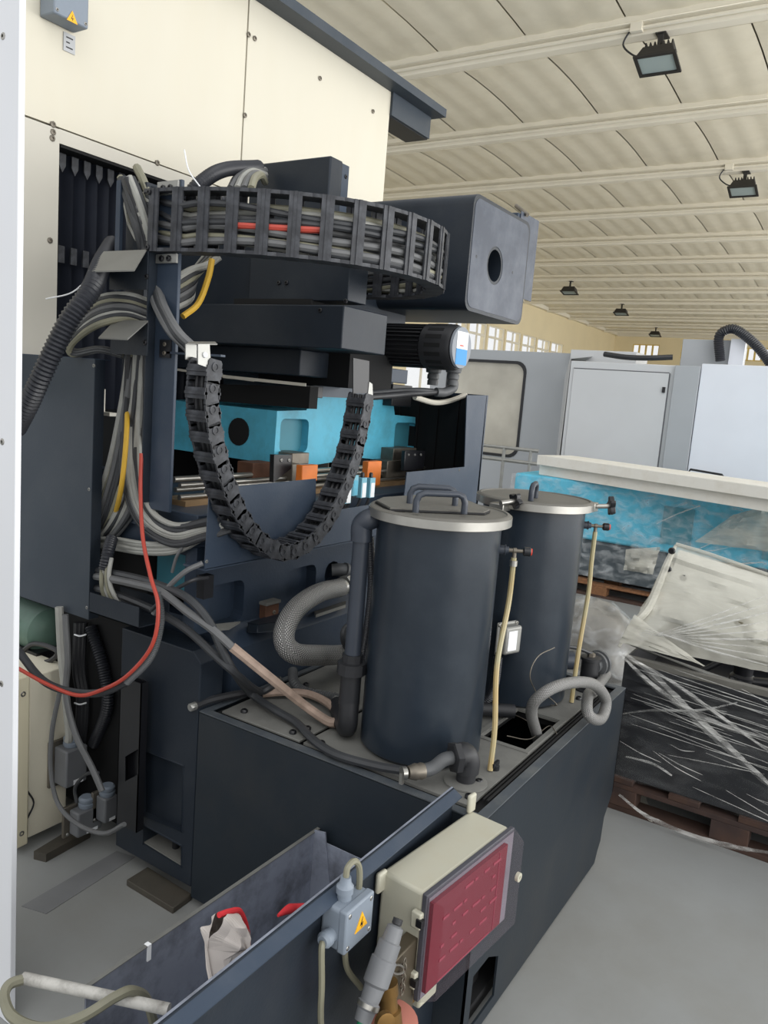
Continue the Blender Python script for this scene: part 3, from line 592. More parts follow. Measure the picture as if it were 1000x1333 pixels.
# white belt across the dark gap
MB().hexa([Px(226, 479, 2.28), Px(226, 482, 2.28), Px(330, 497, 2.28), Px(330, 493, 2.28)], (.003, 0, 0)).build('belt', beige_strip, mc)
MB().hexa([Px(290, 488, 2.26), Px(290, 492, 2.26), Px(398, 503, 2.26), Px(398, 499, 2.26)], (.003, 0, 0)).build('belt', beige_strip, mc)
MB().hexa([Px(278, 500, 2.34), Px(404, 503, 2.34), Px(402, 532, 2.34), Px(278, 522, 2.34)], (.05, 0, 0)).build('rubber_skirt', void, mc)
MB().box(Py(398, 517, 1.95), Py(416, 503, 1.97)).build('clip', blackm, mc, bevel=.002)
# --- arm, column and head boxes
MB().box((2.157, 1.58, 1.785), (2.425, 2.75, 1.927)).build('arm', navy, mc, bevel=.004)
MB().box((2.28, 1.85, 1.69), (2.62, 2.7, 1.785)).build('arm_underbox', navy, mc, bevel=.004)
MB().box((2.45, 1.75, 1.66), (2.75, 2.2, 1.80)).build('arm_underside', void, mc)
MB().box((2.30, 1.86, 1.927), (3.0, 2.75, 2.2)).build('column', navy, mc, bevel=.004)
a, b = Px(326, 335, 2.19), Px(452, 397, 2.19)
MB().box((2.19, b.y, 1.945), (2.30, a.y, a.z + .1)).build('column_plate', navy, mc, bevel=.003)
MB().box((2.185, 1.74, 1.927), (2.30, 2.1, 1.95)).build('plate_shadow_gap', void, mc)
for p in ((363, 368), (373, 368), (417, 404), (450, 392)): bolt(Px(*p, 2.188 if p[1] < 380 else 2.156), (-1, 0, 0), mc, .008, .006, blackm)
MB().box((2.383, 1.85, 2.2), (2.459, 2.24, 2.482)).build('drive_box', navy, mc, bevel=.006)
MB().box((2.46, 1.865, 2.2), (2.52, 1.88, 2.482)).build('drive_flange', navy_mid, mc, bevel=.002)
MB().box((2.46, 1.88, 2.2), (2.70, 2.2, 2.33)).build('drive_cover', navy, mc, bevel=.004)
bolt((2.50, 1.865, 2.44), (0, -1, 0), mc, .008, .006, blackm)
# head housing with the round hole
hx0, hx1, hz0, hz1, hy = 2.755, 3.30, 1.992, 2.423, 1.45
hc_ = Py(644, 346, hy)
circ = [V((hc_.x + .062 * math.cos(2 * math.pi * k / 28), hy, hc_.z + .062 * math.sin(2 * math.pi * k / 28))) for k in range(28)]
scuff = mat('scuffed_navy_paint', (66, 73, 86), .45, 0, .15, 5, .04, (128, 132, 138), .34, 5, spec=.3)
hh = MB().sheet([rrect(lambda u, v: V((u, hy, v)), hx0, hz0, hx1, hz1, .1, 5), circ], (0, .85, 0)).build('head_housing', navy, mc, bevel=.02, seg=3)
MB().sheet([rrect(lambda u, v: V((u, hy - .0015, v)), hx0 + .014, hz0 + .014, hx1 - .014, hz1 - .014, .1, 5), [V((hc_.x + (p.x - hc_.x) * 1.2, hy - .0015, hc_.z + (p.z - hc_.z) * 1.2)) for p in circ]], (0, .002, 0)).build('scuffed_face', scuff, mc)
MB().box((hc_.x - .1, hy + .095, hc_.z - .1), (hc_.x + .1, hy + .10, hc_.z + .1)).build('hole_back', void, mc)
for p in ((620, 334), (667, 355)): bolt(Py(*p, hy), (0, -1, 0), mc, .008, .004, blackm)
MB().box((3.40, 1.56, 2.15), (3.625, 1.95, 2.50)).build('side_housing', navy_mid, mc, bevel=.004)
MB().box((3.42, 1.555, 2.14), (3.63, 1.559, 2.51)).build('side_plate', scuff, mc)
MB().box((3.24, 1.62, 2.40), (3.36, 1.75, 2.50)).build('dark_block', blackm, mc)
MB().cyl(Py(672, 268, 1.62), Py(687, 280, 1.54), .009).build('rod', steel_rough, mc); MB().cyl(Py(660, 398, 1.6), Py(674, 405, 1.54), .009).build('rod', steel_rough, mc)
# --- motor, axis towards the right foreground
mcx, mcz = 2.765, 1.848
mo = MB().rev((mcx, 1.98, mcz), [(.075, 0), (.075, .40)], 40, -Y_).build('motor', pump_bk, mc)
for k in range(30):
    a = 2 * math.pi * k / 30; d = V((math.cos(a), 0, math.sin(a))); c = V((mcx, 0, mcz))
    MB().hexa([c + d * .073 + Y_ * 1.95, c + d * .086 + Y_ * 1.95, c + d * .086 + Y_ * 1.60, c + d * .073 + Y_ * 1.60], d.cross(Y_) * .005).build('fin', pump_bk, mo)
MB().rev((mcx, 1.60, mcz), [(.07, 0), (.088, .005), (.088, .12), (.082, .135), (.05, .138)], 40, -Y_).build('fan_cowl', pump_bk, mo)
for k in range(16):
    a = 2 * math.pi * k / 16; d = V((math.cos(a), 0, math.sin(a))); c = V((mcx, 1.5, mcz)) + d * .0885
    MB().hexa([c + Y_ * .07 + d.cross(Y_) * .008, c + Y_ * .07 - d.cross(Y_) * .008, c - Y_ * .0 - d.cross(Y_) * .008, c + d.cross(Y_) * .008], -d * .002).build('vent_slot', void, mo)
MB().rev((mcx, 1.462, mcz), [(.078, 0), (.08, .003), (.078, .012)], 36, -Y_).build('end_disc', mat('end_disc_grey', (128, 134, 142), .5), mo)
MB().box((mcx - .045, 1.4485, mcz - .005), (mcx + .045, 1.4495, mcz + .06)).build('label_upper', paper, mo)
MB().box((mcx - .045, 1.4485, mcz - .065), (mcx + .045, 1.4495, mcz - .005)).build('label_lower', blue_lbl, mo)
MB().box((mcx - .02, 1.4478, mcz + .005), (mcx + .01, 1.4484, mcz + .01)).build('label_print', redm, mo)
for (px, py, y) in ((564, 490, 1.60), (590, 490, 1.50)):
    q = Py(px, py, y); MB().rev((q.x, q.y, q.z + .045), [(.034, 0), (.03, .03), (.02, .032), (.024, .04), (.024, .055), (.019, .057), (.022, .062), (.022, .08)], 14, -Z_).build('cable_gland', corr_g, mo)
q0, q1 = Py(590, 505, 1.50), Py(545, 512, 1.56)
MB().tube(spline([q0 + Z_ * .03, q0 - Z_ * .0, q0.lerp(q1, .25) - Z_ * .012, q0.lerp(q1, .5) - Z_ * .006], 6), .018, 12).build('conduit_elbow', corr_g, mo)
MB().tube(spline([q0.lerp(q1, .45) - Z_ * .006, q1, Py(520, 514, 1.60), Py(482, 517, 1.62)], 6), .012, 10).build('motor_cable', cab_bk, mo)
MB().tube(spline([q0.lerp(q1, .6), q1 + Z_ * .012, Py(515, 509, 1.62), Py(482, 512, 1.64)], 6), .010, 10).build('motor_cable', cab_dk, mo)
yb(500, 478, 530, 500, 1.95, .02, 'shelf_plate', navy_mid); yb(512, 500, 535, 530, 1.95, .05, 'stop_plate', blackm)
MB().hexa([Py(460, 466, 1.60), Py(481, 470, 1.60), Py(480, 512, 1.60), Py(460, 512, 1.60)], (0, .004, 0)).build('chain_bracket', blackm, mc)
MB().hexa([Py(481, 497, 1.598), Py(485, 500, 1.598), Py(486, 524, 1.598), Py(478, 524, 1.598)], (0, .004, 0)).build('chain_bracket', zinc, mc)
# --- beige cladding
YW = 2.6
MB().sheet([[(1.1, YW, 2.478), (2.703, YW, 2.478), (2.703, YW, 3.29), (1.1, YW, 3.29)]], (0, .02, 0)).build('cladding_panel', beige, mc, smooth=False)
MB().sheet([[(2.712, YW, 2.45), (3.848, YW, 2.45), (3.848, YW, 3.29), (2.712, YW, 3.29)]], (0, .02, 0)).build('cladding_panel', beige, mc, smooth=False)
MB().box((1.1, YW + .022, 2.45), (3.848, YW + .04, 3.29)).build('cladding_back', void, mc)
MB().sheet([[(1.1, YW - .004, 1.55), (1.80, YW - .004, 1.55), (1.80, YW - .004, 2.47), (1.1, YW - .004, 2.47)]], (0, .06, 0)).build('cladding_pillar', beige_strip, mc, smooth=False)
MB().sheet([[(1.80, YW - .002, 2.425), (2.71, YW - .002, 2.425), (2.71, YW - .002, 2.472), (1.80, YW - .002, 2.472)]], (0, .02, 0)).build('cladding_strip', beige_strip, mc, smooth=False)
MB().box((3.83, YW + .02, 2.45), (3.848, 4.2, 3.29)).build('cladding_side', beige, mc)
MB().box((1.1, 2.50, 3.29), (4.30, 2.62, 3.335)).build('roof_trim', guardm, mc)
MB().box((3.85, 2.585, 3.17), (4.27, 2.60, 3.29)).build('roof_bracket', guardm, mc); MB().box((3.85, 2.60, 3.165), (4.27, 2.75, 3.18)).build('roof_bracket', blackm, mc)
for px, py in ((324, 45), (332, 50), (319, 150), (417, 102), (486, 145), (69, 162), (68, 180), (65, 313), (205, 212), (69, 172)): bolt(Py(px, py, YW - .004), (0, -1, 0), mc, .011, .006, steel_rough, 'screw')
# warning box and plate on the cladding
wb = thing('junction_box', 'blue grey junction box with yellow warning triangle on beige cladding', 'electrical box', Py(90, 30, YW))
a, b = Py(66, 30, YW), Py(116, 52, YW)
wbx0, wbx1, wbz0, wbz1 = Py(70, 33, 2.52).x, Py(115, 53, 2.52).x, Py(115, 51, 2.52).z + .03, Py(115, 51, 2.52).z + .19
MB().box((wbx0, 2.52, wbz0), (wbx1, YW - .001, wbz1)).build('housing', bluegrey, wb, bevel=.006)
def tri_sign(parent, c, u, v, s, n, bolt_mark=False):
    c, u, v, n = V(c), V(u), V(v), V(n)
    MB().sheet([[c + u * -s * .58 - v * s * .4, c + u * s * .58 - v * s * .4, c + v * s * .6]], n * .0012).build('warning_sign', yellow, parent)
    MB().sheet([[c + u * -.05 * s - v * .1 * s + n * .0013, c + u * .12 * s - v * .02 * s + n * .0013, c + u * .0 * s - v * .32 * s + n * .0013, c + u * .02 * s - v * .12 * s + n * .0013, c - u * .14 * s - v * .16 * s + n * .0013, c + u * .06 * s + v * .3 * s + n * .0013]], n * .0008).build('lightning_mark', black, parent)
wcx = (wbx0 + wbx1) / 2
tri_sign(wb, Py(94, 23, 2.519), X_, Z_, .036, (0, -1, 0))
for dx in (.012, wbx1 - wbx0 - .012): bolt((wbx0 + dx, 2.52, wbz0 + .014), (0, -1, 0), wb, .006, .004, steel)
MB().rev((wbx1 - .03, 2.56, wbz1 - .001), [(.02, 0), (.02, .03)], 12).build('cable_gland', corr_g, wb)
pl = thing('rating_plate', 'small grey rating plate under the junction box on beige cladding', 'plate', Py(90, 56, YW))
a, b = Py(82, 50, YW), Py(97, 63, YW); zc = (a.z + b.z) / 2
MB().box((a.x, YW - .004, zc - .03), (b.x, YW - .0005, zc + .03)).build('plate', silver_lbl, pl)
for k in range(3): MB().box((a.x + .01, YW - .005, zc + .014 - k * .016), (b.x - .01 - .012 * (k % 2), YW - .004, zc + .018 - k * .016)).build('print_line', black, pl)
# --- bellows
be = MB(); n = 44; x0, x1 = 1.80, 2.95
vs = []
for k in range(n + 1):
    x = x0 + (x1 - x0) * k / n; y = 2.66 + (.05 if k % 2 else 0); vs += [(x, y, 1.5), (x, y, 2.415)]
be.add(vs, [(2 * k, 2 * k + 2, 2 * k + 3, 2 * k + 1) for k in range(n)]); be.build('bellows', mat('bellows_cloth', (34, 38, 48), .4, 0, .15, 9), mc, smooth=False)
for k in range(0, n, 2):
    x = x0 + (x1 - x0) * k / n
    if k < 16:
        MB().sheet([[(x - .014, 2.655, 2.41), (x + .014, 2.655, 2.41), (x + .014, 2.655, 2.37), (x, 2.655, 2.345), (x - .014, 2.655, 2.37)]], (0, -.004, 0)).build('bellows_tab', chainm, mc)
        MB().box((x - .013, 2.648, 2.03), (x + .013, 2.655, 2.09)).build('bellows_clip', chainm, mc)
MB().box((1.8, 2.72, 1.2), (3.4, 2.75, 2.45)).build('shade_backdrop', void, mc)  # near-black sheet stands in for the unlit space behind the saddle
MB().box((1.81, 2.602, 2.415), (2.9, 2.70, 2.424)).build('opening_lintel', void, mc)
# --- slate guard sheet in front at the left
gz0, gz1 = .838, 1.684
gy = Px(119, 640, 1.62).y
MB().box((1.62, gy, gz0), (1.623, 2.75, gz1)).build('guard_sheet', guardm, mc); MB().box((1.623, gy, gz0), (1.66, gy + .003, gz1)).build('guard_fold', navy, mc)
MB().box((1.62, gy, gz1), (1.68, 2.75, gz1 + .003)).build('guard_fold', navy_mid, mc)
for px, py in ((122, 476), (116, 637), (113, 791)): bolt(Px(px, py, 1.62), (-1, 0, 0), mc, .006, .004, zinc, 'screw')
# --- cable post
po = MB(); XP = 1.65
y0, y1 = Px(224, 560, XP).y, Px(197, 560, XP).y; zb, zt = Px(222, 668, XP).z, Px(210, 236, XP).z
MB().box((XP, y0, zb), (XP + .012, y1, zt)).build('post', navy_mid, mc, bevel=.002)
MB().box((XP - .03, y1, zb + .02), (XP + .012, y1 + .004, zt - .02)).build('post_flange', navy, mc)
MB().box((XP + .04, Px(150, 300, XP).y - .09, 1.33), (XP + .1, Px(150, 300, XP).y, Px(150, 235, XP).z)).build('post_side', navy, mc, bevel=.002)
MB().box((XP + .0, Px(150, 300, XP).y - .02, Px(150, 378, XP).z), (XP + .012, Px(150, 300, XP).y, Px(150, 235, XP).z)).build('post_flange', navy_mid, mc)
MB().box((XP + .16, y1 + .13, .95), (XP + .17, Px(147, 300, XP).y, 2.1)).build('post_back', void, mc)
for a, b, c, d in ((205, 237, 231, 252), (203, 331, 229, 342)):
    p, q = Px(a, b, XP - .008), Px(c, d, XP - .008); MB().box((XP - .008, q.y, q.z), (XP, p.y, p.z)).build('chain_anchor', zinc, mc)
    for u in (.3, .65): bolt((XP - .008, p.y + (q.y - p.y) * u, (p.z + q.z) / 2), (-1, 0, 0), mc, .009, .008, blackm)
for px, py in ((194, 250), (192, 322), (191, 360), (189, 446)): bolt(Px(px, py, XP - .041), (-1, 0, 0), mc, .008, .006, blackm)
p, q = Px(208, 442, XP - .006), Px(221, 466, XP - .006); MB().box((XP - .006, q.y, q.z), (XP, p.y, p.z)).build('anchor_plate', blackm, mc)
for v in (.25, .75): bolt((XP - .006, (p.y + q.y) / 2, p.z + (q.z - p.z) * v), (-1, 0, 0), mc, .007, .006, steel_rough)
grp = mat('bracket_grey', (120, 120, 116), .5, .2, .06, 9)
def flag(a, b, c, d, lo, xf=XP - .04, xn=XP - .13):
    pa, pb, pc, pd = Px(*a, xf), Px(*b, xf), Px(*c, xn), Px(*d, xn); pb.z = pa.z; pc.z = pd.z = (pc.z + pd.z) / 2
    MB().hexa([pa, pb, pc, pd], (0, 0, .004)).build('cable_bracket', grp, mc)
    e, f = Px(*lo[0], xf), Px(*lo[1], xf); MB().box((xf, f.y, f.z), (xf + .004, e.y, pa.z)).build('bracket_web', navy, mc)
flag((135, 329), (191, 329), (175, 355), (115, 353), ((143, 350), (191, 377)))
flag((150, 418), (193, 418), (166, 443), (128, 441), ((144, 440), (191, 463)))
# lower cable tray
xt = 1.56; a, b, c = Px(117, 771, xt), Px(181, 789, xt), Px(117, 797, xt)
MB().box((xt, b.y, c.z), (xt + .003, a.y, a.z)).box((xt, b.y, c.z), (xt + .12, a.y, c.z + .003)).box((xt + .117, b.y, c.z), (xt + .12, a.y, a.z)).build('cable_tray', navy, mc)
MB().box((1.66, 1.66, 1.0), (1.70, 1.69, 1.07)).build('tie_bracket', blackm, mc)
MB().box((1.70, 2.02, 1.17), (1.75, 2.3, 1.33)).build('inner_box', navy_mid, mc)
p = Px(128, 540, 1.80); MB().box((1.80, p.y - .06, p.z), (1.83, p.y + .06, p.z + .012)).box((1.80, p.y - .01, p.z), (1.82, p.y + .04, p.z + .09)).build('white_clip', beige_strip, mc)
MB().box((1.78, 1.80, .95), (1.84, 2.0, 1.09)).build('teal_block', turq_dark, mc)
# black duct channel by the base
dx0, dx1 = 1.60, 1.625; dya, dyb = Px(181, 980, dx0).y, Px(154, 980, dx0).y
ow = [(dx0, dya, .20), (dx0, dyb, .20), (dx0, dyb, .70), (dx0, dya, .70)]
hw = [Px(163, 985, dx0), Px(180, 975, dx0), Px(180, 1008, dx0), Px(163, 1017, dx0)]
MB().sheet([ow, hw], (.003, 0, 0)).build('duct_front', blackm, mc, smooth=False)
MB().box((dx0, dya, .20), (dx1, dya + .003, .70)).box((dx0, dyb - .003, .2), (dx1, dyb, .7)).box((dx1, dya, .2), (dx1 + .003, dyb, .7)).build('duct_sides', blackm, mc)
# --- grease connectors in front of the saddle
for k, (px, py) in enumerate(((451, 640), (460, 630), (471, 633), (482, 633))):
    q = Py(px, py, 1.72); t = thing('grease_connector', ['first pale blue grease connector from the left, half behind the chain', 'second pale blue grease connector, tallest of the four', 'third pale blue grease connector with white tag', 'fourth pale blue grease connector, beside the orange stop'][k], 'connector', q - Z_ * .05, 'grease connectors in a row')
    MB().box(q + V((-.018, -.012, -.045)), q + V((.018, .012, .035))).build('block', mat('pale_blue_block', (120, 178, 196), .5), t, bevel=.002)
    MB().box(q + V((-.013, -.0135, -.042)), q + V((.013, -.012, .015))).build('tag', paper if k != 1 else turq, t)
    MB().rev(q + Z_ * .035, [(.008, 0), (.008, .015), (.005, .02)], 8).build('nipple', blackm, t)
    cable([q - Z_ * .045, q + V((-.02, .01, -.09)), q + V((-.10, .03, -.12)), q + V((-.22, .03, -.11))], .006, cab_bk, parent=t, name='grease_line')
# --- floor pad, steel bar
pd_ = MB().sheet([[Pz(164.6, 1145, .022), Pz(192, 1128, .022), Pz(250, 1164, .022), Pz(225.4, 1182, .022)]], (0, 0, -.0215)).build('steel_pad', padm, bevel=.003); tag(pd_, 'oily steel pad on the floor under the machine base', 'steel plate')
# ================================================================== cream cabinet and lower left things
CY = 2.295
cb_ = thing('electrical_cabinet', 'cream electrical cabinet low at the left under the guard sheet', 'cabinet', (1.6, 2.5, .04))
ctz = Py(85, 868, CY).z
MB().box((1.515, CY, .045), (Py(88, 960, CY).x, 2.75, ctz)).build('body', cabm, cb_, bevel=.004)
MB().box((1.462, CY - .01, .03), (1.51, 2.78, ctz + .01)).build('door', mat('cream_door', (222, 214, 186), .5, 0, .03, 4), cb_, bevel=.006)
for z in (.08, ctz - .05): bolt((1.485, CY - .01, z), (0, -1, 0), cb_, .010, .003, steel, 'hinge_screw')
MB().tube(spline([Py(36, 1030, CY - .002), Py(44, 1045, CY - .004), Py(36, 1065, CY - .002)], 6), .003, 6).build('wire_end', cab_bk, cb_)
sb = MB().sheet([[Pz(44, 1108, .03), Pz(60, 1112, .03), Pz(118, 1080, .03), Pz(100, 1074, .03)]], (0, 0, -.03)).build('floor_bar', padm); tag(sb, 'dark steel bar on the floor beneath the cream cabinet', 'steel bar')
gm = thing('green_motor', 'dusty green motor under the guard sheet above the cream cabinet', 'motor', (1.75, 2.45, .7))
gc = Px(52, 818, 1.72)
MB().rev(gc + Y_ * .25, [(.05, 0), (.085, .01), (.085, .30), (.06, .32), (.04, .33)], 28, -Y_).build('body', greenm, gm)
MB().box((gc.x - .088, gc.y + .02, gc.z - .02), (gc.x - .06, gc.y + .16, gc.z + .05)).build('terminal_cover', dusty_lid, gm, bevel=.004)
MB().box((gc.x - .08, gc.y - .1, ctz + .011), (gc.x + .1, gc.y + .25, gc.z - .07)).build('foot', blackm, gm)
def connector(c, w, h, d, label, up=True):
    t = thing('plug_connector', label, 'connector', V(c) - Z_ * h / 2)
    c = V(c)
    MB().box(c + V((-w / 2, -d, -h / 2)), c + V((w / 2, 0, h / 2))).build('hood', greybox, t, bevel=.006)
    MB().box(c + V((-w * .7, 0, -h * .62)), c + V((w * .6, .012, h * .62))).build('base_plate', steel_rough, t, bevel=.002)
    MB().rev(c + V((0, -d * .5, h / 2)), [(.024, 0), (.027, .006), (.027, .016), (.023, .018), (.026, .022), (.026, .032), (.02, .038)], 14).build('gland', bluegrey, t)
    MB().box(c + V((-w * .15, -d - .001, -h * .46)), c + V((w * .3, -d, -h * .34))).build('label', paper, t)
    for sx in (-1, 1): bolt(c + V((sx * w * .55, 0, -h * .5)), (0, -1, 0), t, .006, .006, zinc)
    return t
c1 = Py(84, 990, CY - .015); connector(c1, .085, .135, .07, 'upper grey plug connector fixed to the side of the cream cabinet')
c2 = Py(106, 1062, CY - .11); t = connector(c2, .10, .09, .05, 'lower grey plug connector hanging below the cream cabinet side')
c3 = Py(133, 1047, CY - .16); t = connector(c3, .055, .09, .05, 'small grey plug connector at the right of the hanging pair')
# cables at the lower left
def cx(pts, x0, *a, **k):
    P_ = []
    for p in pts: P_.append(Px(p[0], p[1], p[2] if len(p) > 2 else x0))
    return cable(P_, *a, **k)
cx([(77, 790), (80, 850), (85, 900), (90, 955), (89, 965)], 1.60, .0135, cab_lt, 'thick pale grey cable dropping to the upper plug connector')
cx([(85, 800), (88, 860), (86, 905), (98, 955), (120, 1000), (133, 1030)], 1.56, .0105, cab_grey, 'grey cable curving down to the small plug connector')
cx([(78, 900), (68, 950), (66, 1000), (75, 1045), (100, 1072), (135, 1085), (162, 1073)], 1.50, .0075, cab_grey, 'thin grey cable sagging in front of the plug connectors')
cx([(100, 1045), (98, 1025), (112, 1008), (128, 1006)], 1.58, .006, cab_dk, 'thin dark cable arching over the lower plug connector')
for k, dx in enumerate((0, 5, 10)):
    cx([(100 + dx, 810), (98 + dx, 870), (103 + dx, 910), (100 + dx, 960), (90 + dx, 1020)], 1.72 + .01 * k, .011, cab_bk, 'black cable tied in a bundle beside the cream cabinet', group='black cables beside the cabinet')
for y in (826, 915):
    o = cx([(97, y), (104, y + 2), (112, y)], 1.705, .003, paper, ['upper', 'lower'][y > 850] + ' white cable tie around the black cables', 'cable tie', name='cable_tie')
corrugated([Px(118, 815, 1.74), Px(135, 870, 1.74), Px(140, 920, 1.74), Px(122, 970, 1.76)], .022, corr, 'black corrugated hose hanging behind the black duct')
cx([(25, 852), (45, 838), (75, 848), (60, 862), (30, 858)], 1.64, .009, cab_bk, 'short black cable coiled on top of the cream cabinet')
# red cable and the dark hose that sweeps below the guard
cx([(184, 590, 1.62), (183, 640, 1.61), (186, 700, 1.57), (196, 750, 1.54), (206, 790, 1.53), (198, 840, 1.52), (165, 880, 1.50), (130, 899, 1.48), (100, 905, 1.45), (60, 890, 1.40), (20, 868, 1.36)], 1.5, .006, cab_red, 'red cable running down the post and sweeping left below the guard')
corrugated([Px(206, 770, 1.56), Px(209, 810, 1.55), Px(196, 855, 1.535), Px(165, 888, 1.515)], .0125, corr_g, 'ribbed grey hose end beside the red cable sweep')
cx([(165, 888, 1.515), (130, 902, 1.49), (90, 900, 1.46), (55, 885, 1.42), (22, 845, 1.37)], 1.5, .0125, cab_dk, 'thick dark grey hose sweeping left below the guard sheet')
MB_ = None
# ================================================================== cable chains
def link_mesh(name, pitch, w, h, th, bar, boss=True):
    b = MB(); L = pitch * .60
    for s in (-1, 1):
        y = s * (w / 2 - th / 2)
        lo = [(-L, -h * .38), (-L * .8, -h * .5), (L * .8, -h * .5), (L, -h * .38), (L, h * .38), (L * .8, h * .5), (-L * .8, h * .5), (-L, h * .38)]
        yy = y + s * th * .0
        b.sheet([[(u, yy - th / 2, v) for u, v in lo]], (0, th, 0))
        if boss: b.rev((-pitch * .25, y + s * th * .5, 0), [(h * .26, 0), (h * .26, th * .35), (h * .16, th * .36), (h * .16, th * .1)], 10, (0, s, 0))
    for s in (-1, 1):
        b.box((-bar / 2, -w / 2, s * h * .5 - .003), (bar / 2, w / 2, s * h * .5 + .003))
        b.box((-bar * .12, -w / 2, s * h * .5 - .006), (bar * .12, w / 2, s * h * .5 + .006))
    return b.mesh(name, chainm, c=V((0, 0, 0)))[0]
def build_chain(t, path, pitch, me, up):
    pts = resample(path, pitch); up = V(up)
    for a, b in zip(pts, pts[1:]):
        tv = (b - a).normalized(); wv = (up - tv * up.dot(tv)).normalized(); nv = tv.cross(wv)
        link('chain_link', me, (a + b) / 2, t, Matrix((tv, wv, nv)).transposed())
    return pts
# big chain lying on its side, from the post round to the column
t = thing('cable_chain', 'large black cable chain arching out level from the post, full of cables', 'cable chain', (1.65, 1.9, 2.0))
ZC = 2.093
plan = [(1.645, 1.93), (1.655, 1.80), (1.70, 1.63), (1.79, 1.47), (1.90, 1.36), (2.05, 1.30), (2.22, 1.30), (2.36, 1.36), (2.46, 1.47), (2.50, 1.60), (2.49, 1.75), (2.45, 1.92)]
cpath = spline([V((x, y, ZC - .012 * k / 11)) for k, (x, y) in enumerate(plan)], 12)
me1 = link_mesh('chain_link', .085, .176, .062, .010, .036, False)
build_chain(t, cpath, .085, me1, (0, 0, 1))
# cables inside it
cm = [cab_lt, cab_dk, cab_ol, cab_grey, cab_dk, cab_ol, cab_bk, cab_grey, cab_dk, cab_bk, cab_grey, cab_dk]  # mostly dark colours stand in for the shade inside the chain
fr = resample(cpath, .06)
for k in range(15):
    rr = random.Random(k + 3); z0 = (-.064 + .112 * ((k // 2) / 7.0) ** 1.4); o0 = .016 if k % 2 else -.014; pts = []
    for i, p in enumerate(fr):
        tv = (fr[min(i + 1, len(fr) - 1)] - fr[max(i - 1, 0)]).normalized(); nv = tv.cross(Z_)
        wob = noise.noise(V((i * .13, k * 3.7, 0))); wo2 = noise.noise(V((i * .13, k * 5.1, 9)))
        pts.append(p + Z_ * max(-.068, min(.068, z0 + .03 * wob)) + nv * (o0 + .012 * wo2))
    pre = [Px(158 + 2.6 * k, 236 + 3.2 * (k % 5), 1.72), Px(178 + 1.2 * k, 252 + 4.2 * (14 - k), 1.68)] if k != 9 else []
    m, lb = cm[k % 12], 'grey cable threaded through the large level cable chain'
    g = 'cables inside the large chain'
    if k == 9: m, lb, g, pts = cab_red, 'short red cable showing between bars of the large level chain', None, pts[5:10]
    cable(pre + pts[2:] if pre else pts, rr.choice((.0085, .0095, .011)), m, lb, 'cable', g, sub=3)
# hanging chain
t = thing('cable_chain', 'narrow black cable chain hanging in a U before the rails', 'cable chain', (2.0, 1.62, 1.1))
YU = 1.59
up_ = [(268, 470), (263, 520), (272, 580), (290, 640), (313, 685), (343, 712), (370, 716), (398, 700), (422, 670), (441, 630), (455, 590), (465, 545), (471, 508)]
upath = spline([Py(a, b, YU) for a, b in up_], 12)
me2 = link_mesh('chain_link', .0575, .076, .050, .007, .030)
build_chain(t, upath, .0575, me2, (0, 1, 0))
fr2 = resample(upath, .06)
for k in range(3):
    cable([p + V((0, -.02 + .02 * k, .0)) for p in fr2], .008, cab_bk, 'black cable inside the hanging U shaped chain', 'cable', 'cables inside the hanging chain', sub=3)
ch = thing('chain_mount', 'zinc mounting bracket holding the top of the hanging chain', 'bracket', Py(265, 460, YU))
MB().hexa([Py(247, 446, YU + .03), Py(280, 446, YU + .03), Py(283, 449, YU - .03), Py(243, 449, YU - .03)], (0, 0, .003)).build('top_plate', grp, ch)
MB().hexa([Py(258, 448, YU - .035), Py(273, 448, YU - .035), Py(275, 480, YU - .035), Py(258, 474, YU - .035)], (0, .003, 0)).build('front_plate', zinc, ch)
MB().hexa([Py(242, 448, YU + .04), Py(256, 448, YU + .04), Py(256, 472, YU + .04), Py(242, 468, YU + .04)], (0, .003, 0)).build('rear_plate', zinc, ch)
bolt(Py(267, 462, YU - .036), (0, -1, 0), ch, .008, .006, paper)
MB().box((XP - .006, YU + .03, 1.716), (XP + .012, y0 + .03, 1.722)).build('mount_arm', navy_mid, ch)
# ================================================================== cables around the post
def bundle(keys, x, n, spread, rs, mats, label, group, jx=.02, seed=0):
    for k in range(n):
        rr = random.Random(seed * 100 + k); u = (k - (n - 1) / 2) / max(1, n - 1) * 2; pts = []
        ph = rr.uniform(-1, 1)
        for i, kp in enumerate(keys):
            s = kp[2] if len(kp) > 2 else spread; xx = kp[3] if len(kp) > 3 else x
            ang = kp[4] if len(kp) > 4 else 0
            d = u * s; pts.append(Px(kp[0] + d * math.cos(R(ang)) + ph * 1.2 * noise.noise(V((i, k, seed))), kp[1] + d * math.sin(R(ang)) + ph * 2, xx + jx * rr.uniform(-1, 1) * (.4 if i else 1)))
        cable(pts, rr.choice(rs), rr.choice(mats), label, 'cable', group)
GM = [cab_lt, cab_dk, cab_ol, cab_bk, cab_grey, cab_dk]
